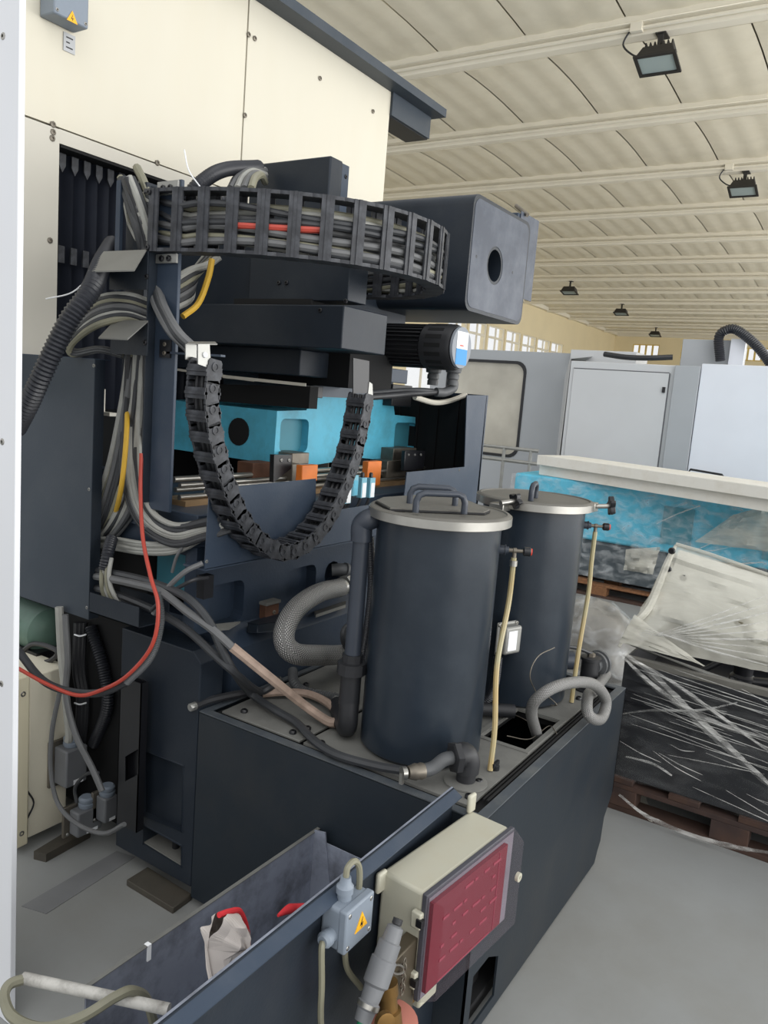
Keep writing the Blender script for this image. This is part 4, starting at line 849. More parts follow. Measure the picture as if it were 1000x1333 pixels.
# vertical run in the post
bundle([(182, 440, 10), (176, 520, 15), (166, 600, 21), (154, 655, 26, 1.68), (136, 690, 16, 1.70, 40), (118, 705, 9, 1.72, 70)], 1.68, 13, 10, (.009, .011, .013), GM, 'grey cable running down inside the open cable post', 'cables down the post', seed=1)
bundle([(178, 440, 9), (172, 540, 10), (172, 620, 12, 1.66), (188, 672, 12, 1.66, -45), (225, 697, 14, 1.67, -80), (268, 690, 12, 1.68, -90), (300, 680, 12, 1.72, -90)], 1.68, 8, 9, (.009, .011, .013), GM, 'grey cable bending right below the post towards the cover sheet', 'cables bending right below the post', seed=2)
bundle([(118, 705, 4, 1.70, 90), (150, 708, 7, 1.69, 90), (190, 714, 7, 1.68, 90), (230, 712, 7, 1.68, 90), (268, 695, 5, 1.70, 90)], 1.68, 5, 7, (.007, .009), [cab_lt, cab_ol, cab_grey], 'thin pale cable sagging in a bundle under the post', 'thin pale cables under the post', seed=3)
cx([(166, 520, 1.70), (165, 560, 1.64), (162, 600, 1.625), (157, 640, 1.63), (149, 675, 1.70)], 1.62, .008, cab_yel, 'yellow cable lying among the grey cables in the post')
# loops at the left of the post
for k in range(9):
    o = k * 4.2
    cx([(192, 392 + o * .9, 1.66), (165, 384 + o * .9, 1.62), (130, 388 + o, 1.60 - .004 * k), (104, 412 + o * .75, 1.58), (90, 440 + o * .4, 1.58), (98, 458 + o * .1, 1.60), (130, 455, 1.63), (160, 462, 1.67)], 1.6, (.010, .012, .011)[k % 3], GM[k % 6], 'grey cable looped out to the left of the post', group='cables looped left of the post')
bundle([(165, 232, 7), (176, 262, 9), (188, 300, 9, 1.66), (196, 340, 6, 1.68)], 1.66, 5, 8, (.011, .013), GM, 'grey cable rising behind the post top', 'cables behind the post top', seed=5)
cx([(178, 218, 1.72), (186, 234, 1.70), (194, 255, 1.70), (205, 280, 1.72), (222, 300, 1.74)], 1.64, .013, cab_ol, 'thick olive grey cable topping the post beside the chain')
cx([(157, 232, 1.70), (172, 246, 1.68), (190, 262, 1.68), (205, 284, 1.70), (222, 306, 1.74)], 1.64, .012, cab_ol, 'olive grey cable crossing the post top from the left')
for k in range(6):
    cx([(162 + 4 * k, 240 + 3 * k, 1.70), (180 + 2 * k, 270 + 5 * k, 1.66), (198, 290 + 5 * k, 1.70), (215, 306 + 3 * k, 1.74), (232, 316 + 2 * k, 1.80)], 1.64, .011, [cab_grey, cab_dk, cab_lt][k % 3], 'grey cable passing behind the post flange into the chain', group='cables entering the chain')
for k in range(3):
    cx([(196 + 5 * k, 375, 1.66), (204 + 5 * k, 400, 1.63), (222 + 5 * k, 432, 1.60), (246 + 5 * k, 456, 1.63), (256 + 5 * k, 474, 1.67)], 1.62, .0125, cab_grey if k != 1 else cab_dk, 'grey cable descending from the post into the hanging chain', group='cables into the hanging chain')
for k in range(7):
    cx([(286 - 3 * k, 334, 1.95), (270 - 3 * k, 345 + 2 * k, 1.92), (248, 352 + 6 * k, 1.85), (226, 366 + 6 * k, 1.78), (212, 380 + 6 * k, 1.75)], 1.8, .012, GM[k % 6], 'grey cable fanning from under the chain to the post', group='cables fanning behind the post')
cx([(276, 338, 1.90), (271, 362, 1.88), (258, 395, 1.84), (238, 412, 1.78)], 1.8, .010, cab_yel, 'yellow cable hanging from the chain beside the post')
for k in range(4):
    cx([(300 + 9 * k, 246, 1.98), (308 + 8 * k, 232, 2.05), (322 + 6 * k, 222 + 2 * k, 2.15), (345, 222 + 5 * k, 2.35)], 2, .013, [cab_grey, cab_lt, cab_grey, cab_ol][k], 'grey cable rising from the chain to the navy drive box', group='cables to the drive box')
corrugated([Px(240, 262, 1.80), Px(262, 238, 1.85), Px(292, 221, 1.98), Px(336, 217, 2.3)], .024, corr, 'black corrugated hose arching behind the chain to the drive box')
corrugated([Px(205, 268, 1.70), Px(250, 270, 1.72), Px(300, 262, 1.80)], .020, corr, 'short black corrugated hose lying inside the chain entrance', pitch=.012)
corrugated([Px(147, 318, 1.74), Px(132, 345, 1.60), Px(118, 378, 1.50), Px(88, 420, 1.44), Px(56, 485, 1.40), Px(38, 525, 1.40), Px(20, 560, 1.42)], .030, corr, 'thick black corrugated hose slanting down across the guard sheet')
for k, w in enumerate(([(60, 389), (95, 380), (125, 352), (140, 350)], [(240, 195), (246, 222), (262, 245)], [(300, 425), (236, 445), (262, 415)])):
    if k < 2: cx(w, 1.55 if k == 0 else 1.8, .0022, paper, ['loose white cable tie tail over the slanting corrugated hose', 'loose white cable tie tail sticking up above the chain'][k], 'cable tie', name='cable_tie')
# ================================================================== hoses from the tray to the sump
def ch_(pts, *a, **k): return cable([Px(*p[:2], p[2]) if p[3] == 'x' else (Py(*p[:2], p[2]) if p[3] == 'y' else Pz(*p[:2], p[2])) for p in pts], *a, **k)
ch_([(108, 738, 1.70, 'x'), (135, 744, 1.64, 'x'), (175, 752, 1.60, 'x'), (209, 762, 1.59, 'x'), (245, 779, 1.58, 'x'), (272, 809, 1.60, 'x'), (290, 848, 1.62, 'x'), (305, 875, 1.66, 'x'), (326, 902, .69, 'z'), (356, 923, .675, 'z'), (386, 941, .668, 'z'), (410, 965, .668, 'z'), (440, 983, .668, 'z'), (490, 997, .67, 'z'), (525, 1003, .68, 'z')], .0125, cab_dk, 'long dark hose snaking over the sump lid to the elbow fitting', 'hose', None, 'hose')
MB_ = ch_([(108, 748, 1.70, 'x'), (135, 752, 1.62, 'x'), (175, 760, 1.58, 'x'), (209, 770, 1.57, 'x'), (245, 797, 1.58, 'x'), (275, 818, 1.60, 'x'), (304, 844, 1.63, 'x')], .0125, cab_grey, 'grey hose crossing down to the pink wrapped hose', 'hose', None, 'hose')
ch_([(302, 842, 1.628, 'x'), (350, 881, 1.70, 'x'), (395, 917, .70, 'z'), (425, 938, .675, 'z'), (437, 941, .675, 'z')], .0145, wrapm, 'hose wrapped in pinkish tape lying across the sump lid', 'hose', None, 'wrapped_hose')
ch_([(108, 762, 1.70, 'x'), (135, 768, 1.63, 'x'), (180, 785, 1.60, 'x'), (212, 800, 1.59, 'x'), (245, 821, 1.60, 'x'), (281, 854, 1.62, 'x'), (305, 875, 1.65, 'x'), (335, 899, .69, 'z'), (350, 896, .69, 'z'), (364, 884, .70, 'z')], .012, cab_dk, 'dark hose ending in an upturned hook on the sump lid', 'hose', None, 'hose')
ch_([(249, 921, .665, 'z'), (275, 911, .67, 'z'), (320, 902, .67, 'z'), (344, 903, .67, 'z')], .0125, cab_bk, 'short black hose stub with metal end on the sump corner', 'hose', None, 'hose')
q = Pz(249, 921, .665); e = MB().rev(Pz(247, 921.5, .665), [(.011, 0), (.013, .003), (.013, .02), (.010, .024)], 12, Pz(275, 911, .67) - q).build('hose_end', zinc); tag(e, 'bright metal ferrule at the end of the black hose stub', 'hose fitting')
ch_([(342, 903, .67, 'z'), (368, 901, .675, 'z'), (400, 903, .675, 'z'), (425, 914, .68, 'z'), (438, 926, .68, 'z')], .013, wrapm, 'second taped hose curving behind the long wrapped hose', 'hose', None, 'wrapped_hose')
corrugated([Pz(381, 873, .70), Pz(383, 888, .69), Pz(394, 899, .675), Pz(418, 905, .672), Pz(450, 910, .672)], .017, corr_g, 'grey ribbed hose lying on the sump beside the riser pipe')
# steel braided hose out of the bed
bp = [Py(442, 765, 1.66), Py(415, 772, 1.60), Py(388, 790, 1.55), Py(372, 815, 1.52), Py(371, 838, 1.50), Py(385, 851, 1.48), Py(412, 853, 1.48), Py(445, 852, 1.50), Py(475, 846, 1.52)]
o = MB().tube(resample(spline(bp, 12), .015), .034, 20, uv=True).build('braided_hose', braid); tag(o, 'thick steel braided hose bent in a C from the bed', 'hose')
hf = thing('hose_coupling', 'steel hex coupling joining the thick braided hose to the bed pipe', 'pipe fitting', Py(452, 762, 1.66))
d = (Py(462, 757, 1.66) - Py(440, 766, 1.66)).normalized()
MB().rev(Py(440, 766, 1.66), [(.034, 0), (.035, .02), (.032, .022), (.032, .03)], 18, d).build('ferrule', zinc, hf)
MB().rev(Py(449, 762, 1.66), [(.036, 0), (.038, .004), (.038, .03), (.034, .034)], 6, d).build('hex_nut', zinc, hf, smooth=False)
MB().tube(spline([Py(456, 760, 1.66), Py(470, 752, 1.68), Py(450, 742, 1.70), Py(432, 742, 1.74)], 6), .024, 14).build('bed_pipe', corr_g, hf)
MB().rev(Py(448, 742, 1.70), [(.03, 0), (.03, .012)], 14, Py(456, 744, 1.69) - Py(448, 742, 1.70)).build('collar', corr_g, hf)
coil = []
for k in range(40):
    a = k * .55; p = Py(462 + 16 * math.cos(a), 824 + 14 * math.sin(a) + k * .25, 1.36 + .003 * k); coil.append(p)
cable(coil, .0085, cab_dk, 'coiled dark cable hanging behind the riser pipe', 'cable', sub=4)
corrugated([Py(481, 700, 1.3), Py(484, 760, 1.30), Py(478, 820, 1.32), Py(470, 870, 1.34)], .014, corr, 'black ribbed hose behind the near tank beside the riser')
cx([(200, 800, 1.56), (215, 770, 1.58), (240, 745, 1.60), (264, 733, 1.64)], 1.6, .008, cab_grey, 'grey cable tied up to the lower corner of the cover sheet')
cx([(196, 795, 1.55), (222, 772, 1.58), (250, 756, 1.60), (270, 752, 1.66)], 1.6, .006, cab_bk, 'thin black cable below the cover sheet corner')
cx([(224, 745, 1.66), (230, 725, 1.66), (240, 708, 1.67)], 1.6, .005, cab_grey, 'thin grey wire curving up under the sagging cables')
bundle([(140, 728, 5, 1.62), (137, 752, 5), (142, 775, 6), (160, 800, 6, 1.62)], 1.60, 4, 5, (.007,), [cab_lt, cab_grey, cab_ol], 'thin pale cable dropping into the lower cable tray', 'cables dropping into the tray', seed=8)
corrugated([Px(146, 700, 1.66), Px(140, 722, 1.62), Px(136, 742, 1.61)], .020, corr, 'short black corrugated sleeve above the lower cable tray')
# ================================================================== chip tray before the sump
ct = thing('chip_tray', 'long open navy steel chip tray in the foreground, worn inside', 'tray', (1.3, 1.0, 0))
TX0, TX1, TYL, TYR, ZL, ZR = .905, 1.658, 1.178, .783, .45, .71
MB().box((TX0, TYL - .004, .06), (TX1, TYL, ZL)).build('left_wall', traym, ct)
MB().box((TX0 + .002, TYL, .06), (TX1, TYL + .003, ZL - .002)).build('left_skin', navy, ct)
MB().box((.55, TYR, .06), (TX1, TYR + .004, ZR)).build('right_wall', traym, ct)
MB().box((.55, TYR - .0035, .06), (TX1, TYR - .0005, ZR - .001)).build('right_skin', navy, ct)
MB().sheet([[(.55, TYR + .004, ZR), (TX1 + .002, TYR + .004, ZR), (TX1 + .002, TYR - .026, ZR - .016), (.55, TYR - .026, ZR - .016)]], (0, 0, -.003)).build('right_fold', navy_mid, ct)
MB().box((TX0, TYL - .006, ZL - .001), (TX1, TYL + .004, ZL + .001)).build('left_edge', dusty, ct)
MB().box((TX1 - .02, TYR + .004, .12), (TX1 - .016, TYL - .004, ZL - .02)).build('end_wall', traym, ct)
MB().sheet([[(TX1 - .02, TYL - .10, .14), (TX1 - .02, TYL - .004, .14), (TX1 - .02, TYL - .004, ZL + .005), (TX1 - .02, TYL - .04, ZL + .012)]], (-.004, 0, 0)).build('end_gusset', traym, ct)
MB().box((TX0, TYR + .005, .20), (TX1 - .02, TYL - .005, .205)).build('bottom', traym, ct)
MB().box((TX0, TYR + .004, .06), (TX0 + .004, TYL - .004, .36)).build('front_wall', navy, ct)
for x in (TX0 + .03, TX1 - .06):
    for y in (TYL - .05, TYR + .05): MB().box((x - .02, y - .02, 0), (x + .02, y + .02, .2)).build('leg', navy, ct)
q = Py(192, 1233, TYL); MB().box((q.x - .005, TYL - .007, ZL - .035), (q.x + .005, TYL + .005, ZL + .002)).build('notch_clip', paper, ct)
# cloth bag with red hem standing in the tray
def clothbag():
    t = thing('cloth_bag', 'limp off white cloth bag with red hem standing in the tray', 'bag', (1.28, .93, .205))
    yb_ = .93
    top = [Py(283, 1192, yb_), Py(298, 1185, yb_), Py(312, 1185, yb_)]
    out = [Py(283, 1190, yb_), Py(298, 1185, yb_), Py(311, 1186, yb_), Py(320, 1212, yb_), Py(321, 1240, yb_), Py(322, 1275, yb_), Py(276, 1290, yb_), Py(271, 1225, yb_), Py(277, 1206, yb_)]
    c = sum(out, V((0, 0, 0))) / len(out); b = MB(); n = len(out); m = spline(out + [out[0]], 5)[:-1]; N = len(m)
    for f in (1, -1):
        k = len(b.v)
        for r_ in (1, .7, .4, .0):
            for p in m: b.v.append(c.lerp(p, r_) + Y_ * (-f * (.045 * (1 - r_ ** 2) + .026 * noise.noise(p * 16 + V((r_ * 2, f, 0))))))
        for i in range(3):
            for j in range(N):
                j2 = (j + 1) % N; b.f.append((k + i * N + j, k + i * N + j2, k + (i + 1) * N + j2, k + (i + 1) * N + j))
    b.build('fabric', cloth, t, smooth=False)
    MB().tube(spline([p + Y_ * -.004 for p in out[:5]], 6), .0055, 8).build('red_hem', redcloth, t)
clothbag()
rg = MB(); p0, p1, p2 = Py(362, 1192, .90), Py(375, 1184, .90), Py(385, 1182, .90)
rg.tube(spline([p0, p1, p2, p2 + V((.05, -.02, -.01))], 6), [.003 + .007 * math.sin(math.pi * k / 18) for k in range(19)], 10)
o = rg.build('red_rag', redcloth); tag(o, 'small bright red rag lying against the tray wall', 'rag')
# pipe handle with cable across the left end
hp0, hp1 = Pz(30, 1273, .53), Pz(220, 1314, .53)
th = MB().cyl(hp0, hp1, .0105, n=18).build('pipe_handle', pipe_w); tag(th, 'chipped white steel pipe lying across the tray end', 'pipe')
lp = [hp0 + (hp1 - hp0) * .02, Pz(12, 1282, .53), Pz(6, 1300, .52), Pz(18, 1325, .51), Pz(55, 1338, .51), Pz(105, 1325, .54), Pz(150, 1298, .56), Pz(172, 1290, .55), Pz(190, 1300, .50), Pz(200, 1330, .42)]
cable(lp, .0095, cab_ol, 'grey brown cable looping from the pipe end over the tray', 'cable')
# ------------------------------------------------------------------ ivory enclosure with crimson panel
en = thing('control_enclosure', 'ivory control enclosure with smoked clear lid over a crimson panel', 'electrical box', (1.5, .70, .43))
ez1 = .655
A, B = Pz(500, 1131, ez1), Pz(601, 1051, ez1); F0, F1 = Pz(566, 1173, ez1), Pz(679, 1082, ez1)
ux = (F1 - F0).normalized(); uy = V((-ux.y, ux.x, 0)); Lx = (F1 - F0).length; dep = max(.12, (A - F0).dot(uy)); ez0 = _p(553, 1311, 1, F0.y).z
def eb(a, b): return lbox(F0, a, b, Matrix((ux, uy, Z_)).transposed())
Hh = ez1 - ez0
eb((.004, .03, -Hh + .004), (Lx - .004, dep, 0)).build('body', cream_plastic, en, bevel=.008, seg=3)
eb((.0, .018, -Hh), (Lx, .03, .002)).build('lid_frame', mat('gasket_grey', (70, 70, 78), .5), en, bevel=.002)
eb((.006, .016, -Hh + .006), (Lx - .006, .0175, -.006)).build('inner_plate', mat('inner_grey', (120, 112, 122), .5), en)
eb((.008, .006, -Hh + .022), (Lx * .86, .0155, -.014)).build('panel', crimson, en)
for k in range(6):
    for j in range(5):
        if (k * 3 + j * 5) % 7 in (0, 3): continue
        w = .012 + .01 * ((k + j) % 3); x = .05 + k * .04; z = -.04 - j * .032
        eb((x, .0045, z), (x + w, .006, z + .006)).build('panel_mark', crimson_lt, en)
eb((.05, .0048, -Hh + .025), (Lx * .72, .0058, -Hh + .028)).build('panel_mark', crimson_lt, en); eb((Lx * .76, .0048, -Hh + .025), (Lx * .765, .006, -.02)).build('panel_mark', crimson_lt, en)
li = MB(); k0 = [V(p) for p in ((0, .018, -Hh), (Lx, .018, -Hh), (Lx, .018, 0), (0, .018, 0))]; k1 = [V(p) for p in ((.014, -.016, -Hh + .014), (Lx - .014, -.016, -Hh + .014), (Lx - .014, -.016, -.014), (.014, -.016, -.014))]
rotE = Matrix((ux, uy, Z_)).transposed()
li.add([rotE @ p + F0 for p in k0 + k1], ((4, 5, 6, 7), (0, 1, 5, 4), (1, 2, 6, 5), (2, 3, 7, 6), (3, 0, 4, 7))); li.build('clear_lid', lid_clear, en, smooth=False)
MB().rev(rotE @ V((Lx - .03, -.015, -.095)) + F0, [(.011, 0), (.011, .008), (.004, .0085), (.003, .004)], 16, -uy).build('lid_screw', cream_plastic, en)
for zz in (-.055, -Hh + .05):
    eb((-.012, .022, zz - .018), (.002, .046, zz + .018)).build('hinge', cream_plastic, en, bevel=.003); eb((-.016, .016, zz - .008), (-.004, .03, zz + .008)).build('hinge_pin', blackm, en)
for (x, z) in ((.0, -.03), (Lx - .01, .012)):
    eb((x - .018, dep - .012, z - .012), (x + .012, dep, z + .035)).build('mounting_lug', cream_plastic, en, bevel=.005)
# junction box
jb = thing('junction_box', 'blue grey junction box with yellow lightning sign on the tray wall', 'electrical box', (1.2, .72, .57))
jf = .722
jx0, jx1 = Py(450, 1200, jf).x, Py(484, 1185, jf).x; jz1 = Py(484, 1161, jf).z; jz0 = jz1 - .085
MB().box((jx0, jf, jz0), (jx1, TYR - .004, jz1)).build('housing', bluegrey, jb, bevel=.007, seg=3)
MB().box((jx0 - .001, jf - .003, jz0 - .001), (jx1 + .001, jf + .016, jz1 + .001)).build('cover', bluegrey, jb, bevel=.004)
for x in (jx0 + .010, jx1 - .010):
    for z in (jz0 + .010, jz1 - .010): bolt((x, jf - .003, z), (0, -1, 0), jb, .005, .003, steel, 'screw')
tri_sign(jb, ((jx0 + jx1) / 2 + .005, jf - .003, (jz0 + jz1) / 2), X_, Z_, .036, (0, -1, 0))
gt = V(((jx0 + jx1) / 2 - .01, jf + .03, jz1)); MB().rev(gt, [(.014, 0), (.014, .012), (.017, .013), (.017, .026), (.012, .032), (.010, .045)], 12).build('gland', bluegrey, jb)
gs = V((jx0, jf + .03, jz0 + .03)); MB().rev(gs, [(.014, 0), (.014, .010), (.016, .011), (.016, .022), (.011, .028)], 12, -X_).build('gland', bluegrey, jb)
cable([gt + Z_ * .04, gt + V((.004, 0, .062)), gt + V((.024, -.002, .066)), gt + V((.040, -.004, .04)), gt + V((.044, -.002, -.02)), gt + V((.044, .016, -.09)), gt + V((.05, .016, -.18)), gt + V((.09, .0, -.25))], .0062, cab_ol, 'beige cable arching from the junction box top down behind it')
cable([gs - X_ * .026, gs + V((-.034, -.004, -.012)), gs + V((-.034, -.01, -.08)), gs + V((-.03, -.012, -.16)), gs + V((-.0, -.012, -.26)), gs + V((.08, -.01, -.34))], .0062, cab_ol, 'beige cable hanging from the left side of the junction box')
# plug, chain and brass valve below the enclosure
pg = thing('industrial_plug', 'grey industrial plug hanging beside the ivory enclosure', 'plug', Py(495, 1270, .68))
a, b = Py(511, 1218, .66), Py(483, 1298, .66); d = (b - a).normalized()
MB().rev(a - d * .02, [(.008, 0), (.016, .004), (.018, .03), (.022, .032), (.022, .06), (.025, .062), (.025, .105), (.020, .11), (.018, .135), (.021, .137), (.021, .147), (.018, .15), (.016, .17)], 18, d).build('barrel', greybox, pg)
MB().rev(a + d * .118, [(.022, 0), (.022, .008)], 18, d).build('ring', steel, pg)
MB().rev(a - d * .021, [(.010, 0), (.010, .01)], 12, -d).build('end_cap', pump_bk, pg)
MB().rev(b + d * .03, [(.010, 0), (.008, .03)], 10, d).build('green_wire', mat('green_wire', (40, 130, 90), .5), pg)
cable([b + d * .05, b + d * .1 + V((-.03, 0, 0)), b + d * .16 + V((-.10, 0, -.02))], .009, cab_dk, parent=pg, name='cord')
br = thing('brass_valve', 'tarnished brass valve body under the ivory enclosure at photo bottom', 'valve', Py(503, 1330, .66))
MB().box(Py(505, 1262, .67), Py(519, 1330, .70)).build('bracket', mat('dark_bracket', (84, 76, 62), .5, .4), br, bevel=.003)
MB().rev(Py(508, 1335, .64), [(.024, 0), (.024, .03), (.018, .032), (.018, .06), (.022, .062), (.022, .085)], 16, (0, .2, 1)).build('body', brass, br)
MB().rev(Py(499, 1328, .62), [(.018, 0), (.018, .012), (.012, .013)], 16, (-.5, -.8, .2)).build('port', brass, br)
MB().rev(Py(503, 1345, .66), [(.05, 0), (.058, .012), (.06, .03), (.03, .034)], 24).build('rubber_cup', cork, br)
lk = thing('link_chain', 'small steel link chain dangling from the industrial plug', 'chain', Py(525, 1270, .66))
for k in range(7):
    c = Py(527 - k * .6, 1252 + k * 6.5, .662); uu = V((0, 1, 0)) if k % 2 else V((1, 0, 0)); pts = [c + uu * .0045 * math.cos(2 * math.pi * j / 12) + Z_ * .008 * math.sin(2 * math.pi * j / 12) for j in range(13)]
    MB().tube(pts, .0016, 6, cap=False).build('chain_ring', steel_rough, lk)
pts = [Py(518 + 8 * math.cos(a), 1262 + 6 * math.sin(a), .662) for a in [2 * math.pi * j / 16 for j in range(17)]]
MB().tube(pts, .0022, 6, cap=False).build('key_ring', steel, lk)
ou = thing('conduit_fitting', 'ivory conduit fitting under the lower corner of the enclosure', 'fitting', Py(575, 1325, .66))
eb((.06, .05, -Hh - .075), (.13, .11, -Hh - .0)).build('body', cream_plastic, ou, bevel=.006); eb((.02, .06, -Hh - .06), (.06, .10, -Hh - .02)).build('nut', brass, ou, bevel=.004)
# ================================================================== wrapped goods and machine behind at the right
def pallet(label, x0, x1, y0, y1, z0, rows=5, m=wood, md=wood_dk, bl=3):
    t = thing('pallet', label, 'pallet', ((x0 + x1) / 2, (y0 + y1) / 2, z0), 'wooden pallets under wrapped goods')
    n = 6
    for k in range(n):
        y = y0 + (y1 - y0 - .12) * k / (n - 1); MB().box((x0, y, z0 + .122), (x1, y + .12, z0 + .144)).build('deck_board', m, t, bevel=.002)
    for i in range(3):
        x = x0 + (x1 - x0 - .1) * i / 2
        MB().box((x, y0, z0 + .1), (x + .1, y1, z0 + .121)).build('stringer_board', m, t, bevel=.002); MB().box((x, y0, z0), (x + .1, y1, z0 + .022)).build('bottom_board', md, t, bevel=.002)
        for j in range(bl):
            y = y0 + (y1 - y0 - .14) * j / (bl - 1); MB().box((x, y, z0 + .0225), (x + .1, y + .14, z0 + .0995)).build('block', m, t, bevel=.002)
    return t
rusty_wood = mat('rust_brown_wood', (104, 70, 44), .85, 0, .3, 9, .1, (58, 40, 30), .5, 6)
PX = 3.20
pallet('dark low pallet under the black wrapped tank on the right', PX, 4.0, -.62, .82, 0, m=mat('dark_pallet_wood', (58, 44, 40), .85, 0, .3, 8, .1, (110, 74, 46), .35, 3), md=wood_dk, bl=4)
bk = thing('black_wrapped_tank', 'black steel tank wrapped in clear film on a dark pallet', 'tank', (3.6, .2, .145))
TZ0, TZ1 = .146, .655
MB().box((PX + .02, -.6, TZ0), (PX + .03, .80, TZ1)).build('front_panel', blk_crate, bk); MB().box((3.95, -.6, TZ0), (3.96, .80, TZ1)).build('rear_panel', blk_crate, bk)
MB().box((PX + .03, .79, TZ0), (3.95, .80, TZ1)).build('side_panel', blk_crate, bk); MB().box((PX + .03, -.6, TZ0), (3.95, -.59, TZ1)).build('side_panel', blk_crate, bk)
MB().box((PX + .03, -.59, TZ0), (3.95, .79, .52)).build('inner_deck', blackm, bk)
MB().box((PX + .015, -.6, TZ1 - .02), (PX + .05, .80, TZ1 + .004)).build('rim', mat('dusty_rim', (96, 94, 88), .7), bk)
MB().hexa([Px(815, 838, 3.30), Px(862, 855, 3.24), Px(985, 905, 3.24), Px(1005, 905, 3.30)], (0, 0, .005)).build('rim_tray', dusty, bk)
for k in range(5): MB().box((PX + .012, -.58, .60 - .045 * k), (PX + .018, .78, .61 - .045 * k)).build('ridge', blackm, bk)
# fittings standing in the tank
ft = thing('black_valve_assembly', 'black valve assembly standing inside the wrapped tank', 'valve', Px(965, 850, 3.45))
q = Px(967, 880, 3.45)
MB().rev(q, [(.05, -.05), (.05, .0), (.038, .01), (.038, .10), (.045, .11), (.045, .13), (.02, .14), (.02, .18), (.028, .185), (.028, .2)], 16).build('body', blackm, ft)
MB().rev(Px(968, 815, 3.45) , [(.03, 0), (.036, .006), (.036, .02), (.02, .03)], 14).build('cap', mat('worn_cap', (110, 104, 84), .6), ft)
for a, b, r in (((915, 873), (955, 853), .013), ((950, 885), (1000, 890), .022), ((975, 850), (1005, 835), .016), ((915, 878), (958, 892), .016)):
    MB().cyl(Px(*a, 3.42), Px(*b, 3.46), r, n=10).build('rod', blackm, ft)
MB().rev(Px(960, 893, 3.40), [(.03, 0), (.03, .03), (.02, .035)], 14, -X_).build('knob', blackm, ft)
# leaning white sheet and milky film tent
ws = thing('leaning_white_panel', 'white sheet metal panel leaning inside the milky film', 'panel', Px(930, 830, 3.75))
MB().hexa([Px(884, 716, 3.72), Px(1150, 798, 3.72), Px(1150, 885, 3.5), Px(858, 800, 3.55)], (.01, 0, 0)).build('sheet', mat('panel_white', (206, 206, 198), .5), ws)
def filmsheet(name, quad, nu, nv, amp, m, label, bulge=0.0, sc=9, nrm=(-1, 0, 0), parent=None, seed=0):
    a, b, c, d = [V(p) for p in quad]; mb = MB(); nrm = V(nrm)
    for i in range(nu + 1):
        for j in range(nv + 1):
            u, v = i / nu, j / nv; p = a.lerp(b, u).lerp(d.lerp(c, u), v)
            w = noise.noise(V((u * sc * .6 + seed, v * sc * 1.6, seed))) + .5 * noise.noise(V((u * sc * 2 + v * 7, v * sc * 3, seed + 4)))
            p = p + nrm * (amp * w + bulge * math.sin(math.pi * u) * math.sin(math.pi * v)); mb.v.append(p)
    for i in range(nu):
        for j in range(nv):
            k = i * (nv + 1) + j; mb.f.append((k, k + 1, k + nv + 2, k + nv + 1))
    o = mb.build(name, m, parent)
    o.data.polygons.foreach_set('use_smooth', [True] * len(o.data.polygons))
    if parent is None: tag(o, label, 'plastic film')
    return o
apex = Px(880, 710, 3.62)
tent = thing('film_tent', 'milky plastic film tented from apex over the wrapped black tank', 'plastic film', Px(900, 800, 3.5))
filmsheet('film_face', [apex, Px(1150, 802, 3.60), Px(1150, 905, 3.30), Px(812, 838, 3.30)], 30, 18, .022, film_white, '', .02, parent=tent, seed=1)
filmsheet('film_face', [apex, Px(812, 838, 3.30), V((3.5, .84, .66)), V((3.9, .8, .8))], 14, 14, .02, film_white, '', .0, parent=tent, seed=2, nrm=(0, 1, 0))
filmsheet('film_face', [Px(806, 836, 3.26), Px(826, 800, 3.33), Px(918, 868, 3.25), Px(905, 862, 3.22)], 14, 8, .012, film_white, '', .0, parent=tent, seed=5)
MB().tube(spline([apex, Px(870, 730, 3.55), Px(845, 790, 3.40), Px(822, 815, 3.32), Px(806, 842, 3.27)], 6), [.006 + .012 * math.sin(math.pi * k / 24) for k in range(25)], 8).build('film_fold', film_white, tent)
MB().tube(spline([apex + Z_ * .005, Px(925, 722, 3.62), Px(1010, 752, 3.6)], 6), .009, 8).build('film_fold', film_white, tent)
for p in ((875, 717), (870, 741), (890, 752)): MB().rev(Px(*p, 3.54), [(.012, 0), (.016, .004), (.012, .012)], 10, -X_).build('bolt_head', blackm, tent)
bf = thing('film_wrap', 'clear stretch film wound around the black tank front', 'plastic film', (PX, .1, .3))
filmsheet('film_face', [(PX - .005, .83, .68), (PX - .005, -.62, .68), (PX - .01, -.62, .15), (PX - .005, .81, .15)], 60, 26, .012, film, '', .0, parent=bf, seed=3)
filmsheet('film_face', [(PX - .005, .83, .68), (PX - .005, .81, .15), (3.98, .81, .15), (3.98, .83, .68)], 20, 10, .01, film, '', .0, parent=bf, seed=7, nrm=(0, 1, 0))
fm = filmmat('film_fold_bright', (216, 216, 212), .15, .6, (1, 1, 6), 8)
folds = [[(812, 852), (850, 880), (900, 930), (960, 985), (1010, 1030)], [(806, 850), (835, 880), (880, 915), (940, 945), (1010, 965)], [(830, 862), (880, 892), (940, 935), (1010, 985)], [(806, 930), (850, 925), (910, 925), (960, 915)], [(815, 985), (850, 995), (875, 1010)], [(806, 1035), (840, 1062), (890, 1085), (950, 1102), (1010, 1112)]]
for k, f in enumerate(folds):
    pts = spline([Px(a, b, PX - .02 - .004 * k) for a, b in f], 8); n = len(pts); b = MB(); wv = (.022, .014, .010, .006, .006, .012)[k]
    for i, p in enumerate(pts):
        ww = wv * (.4 + .6 * math.sin(math.pi * (i + .5) / n)) * (1 + .4 * noise.noise(V((i * .4, k, 0))))
        b.v += [p + Z_ * ww + X_ * .004, p - X_ * .006, p - Z_ * ww + X_ * .004]
    for i in range(n - 1):
        for j in (0, 1): b.f.append((3 * i + j, 3 * i + j + 1, 3 * i + j + 4, 3 * i + j + 3))
    b.build('film_fold', fm, bf)
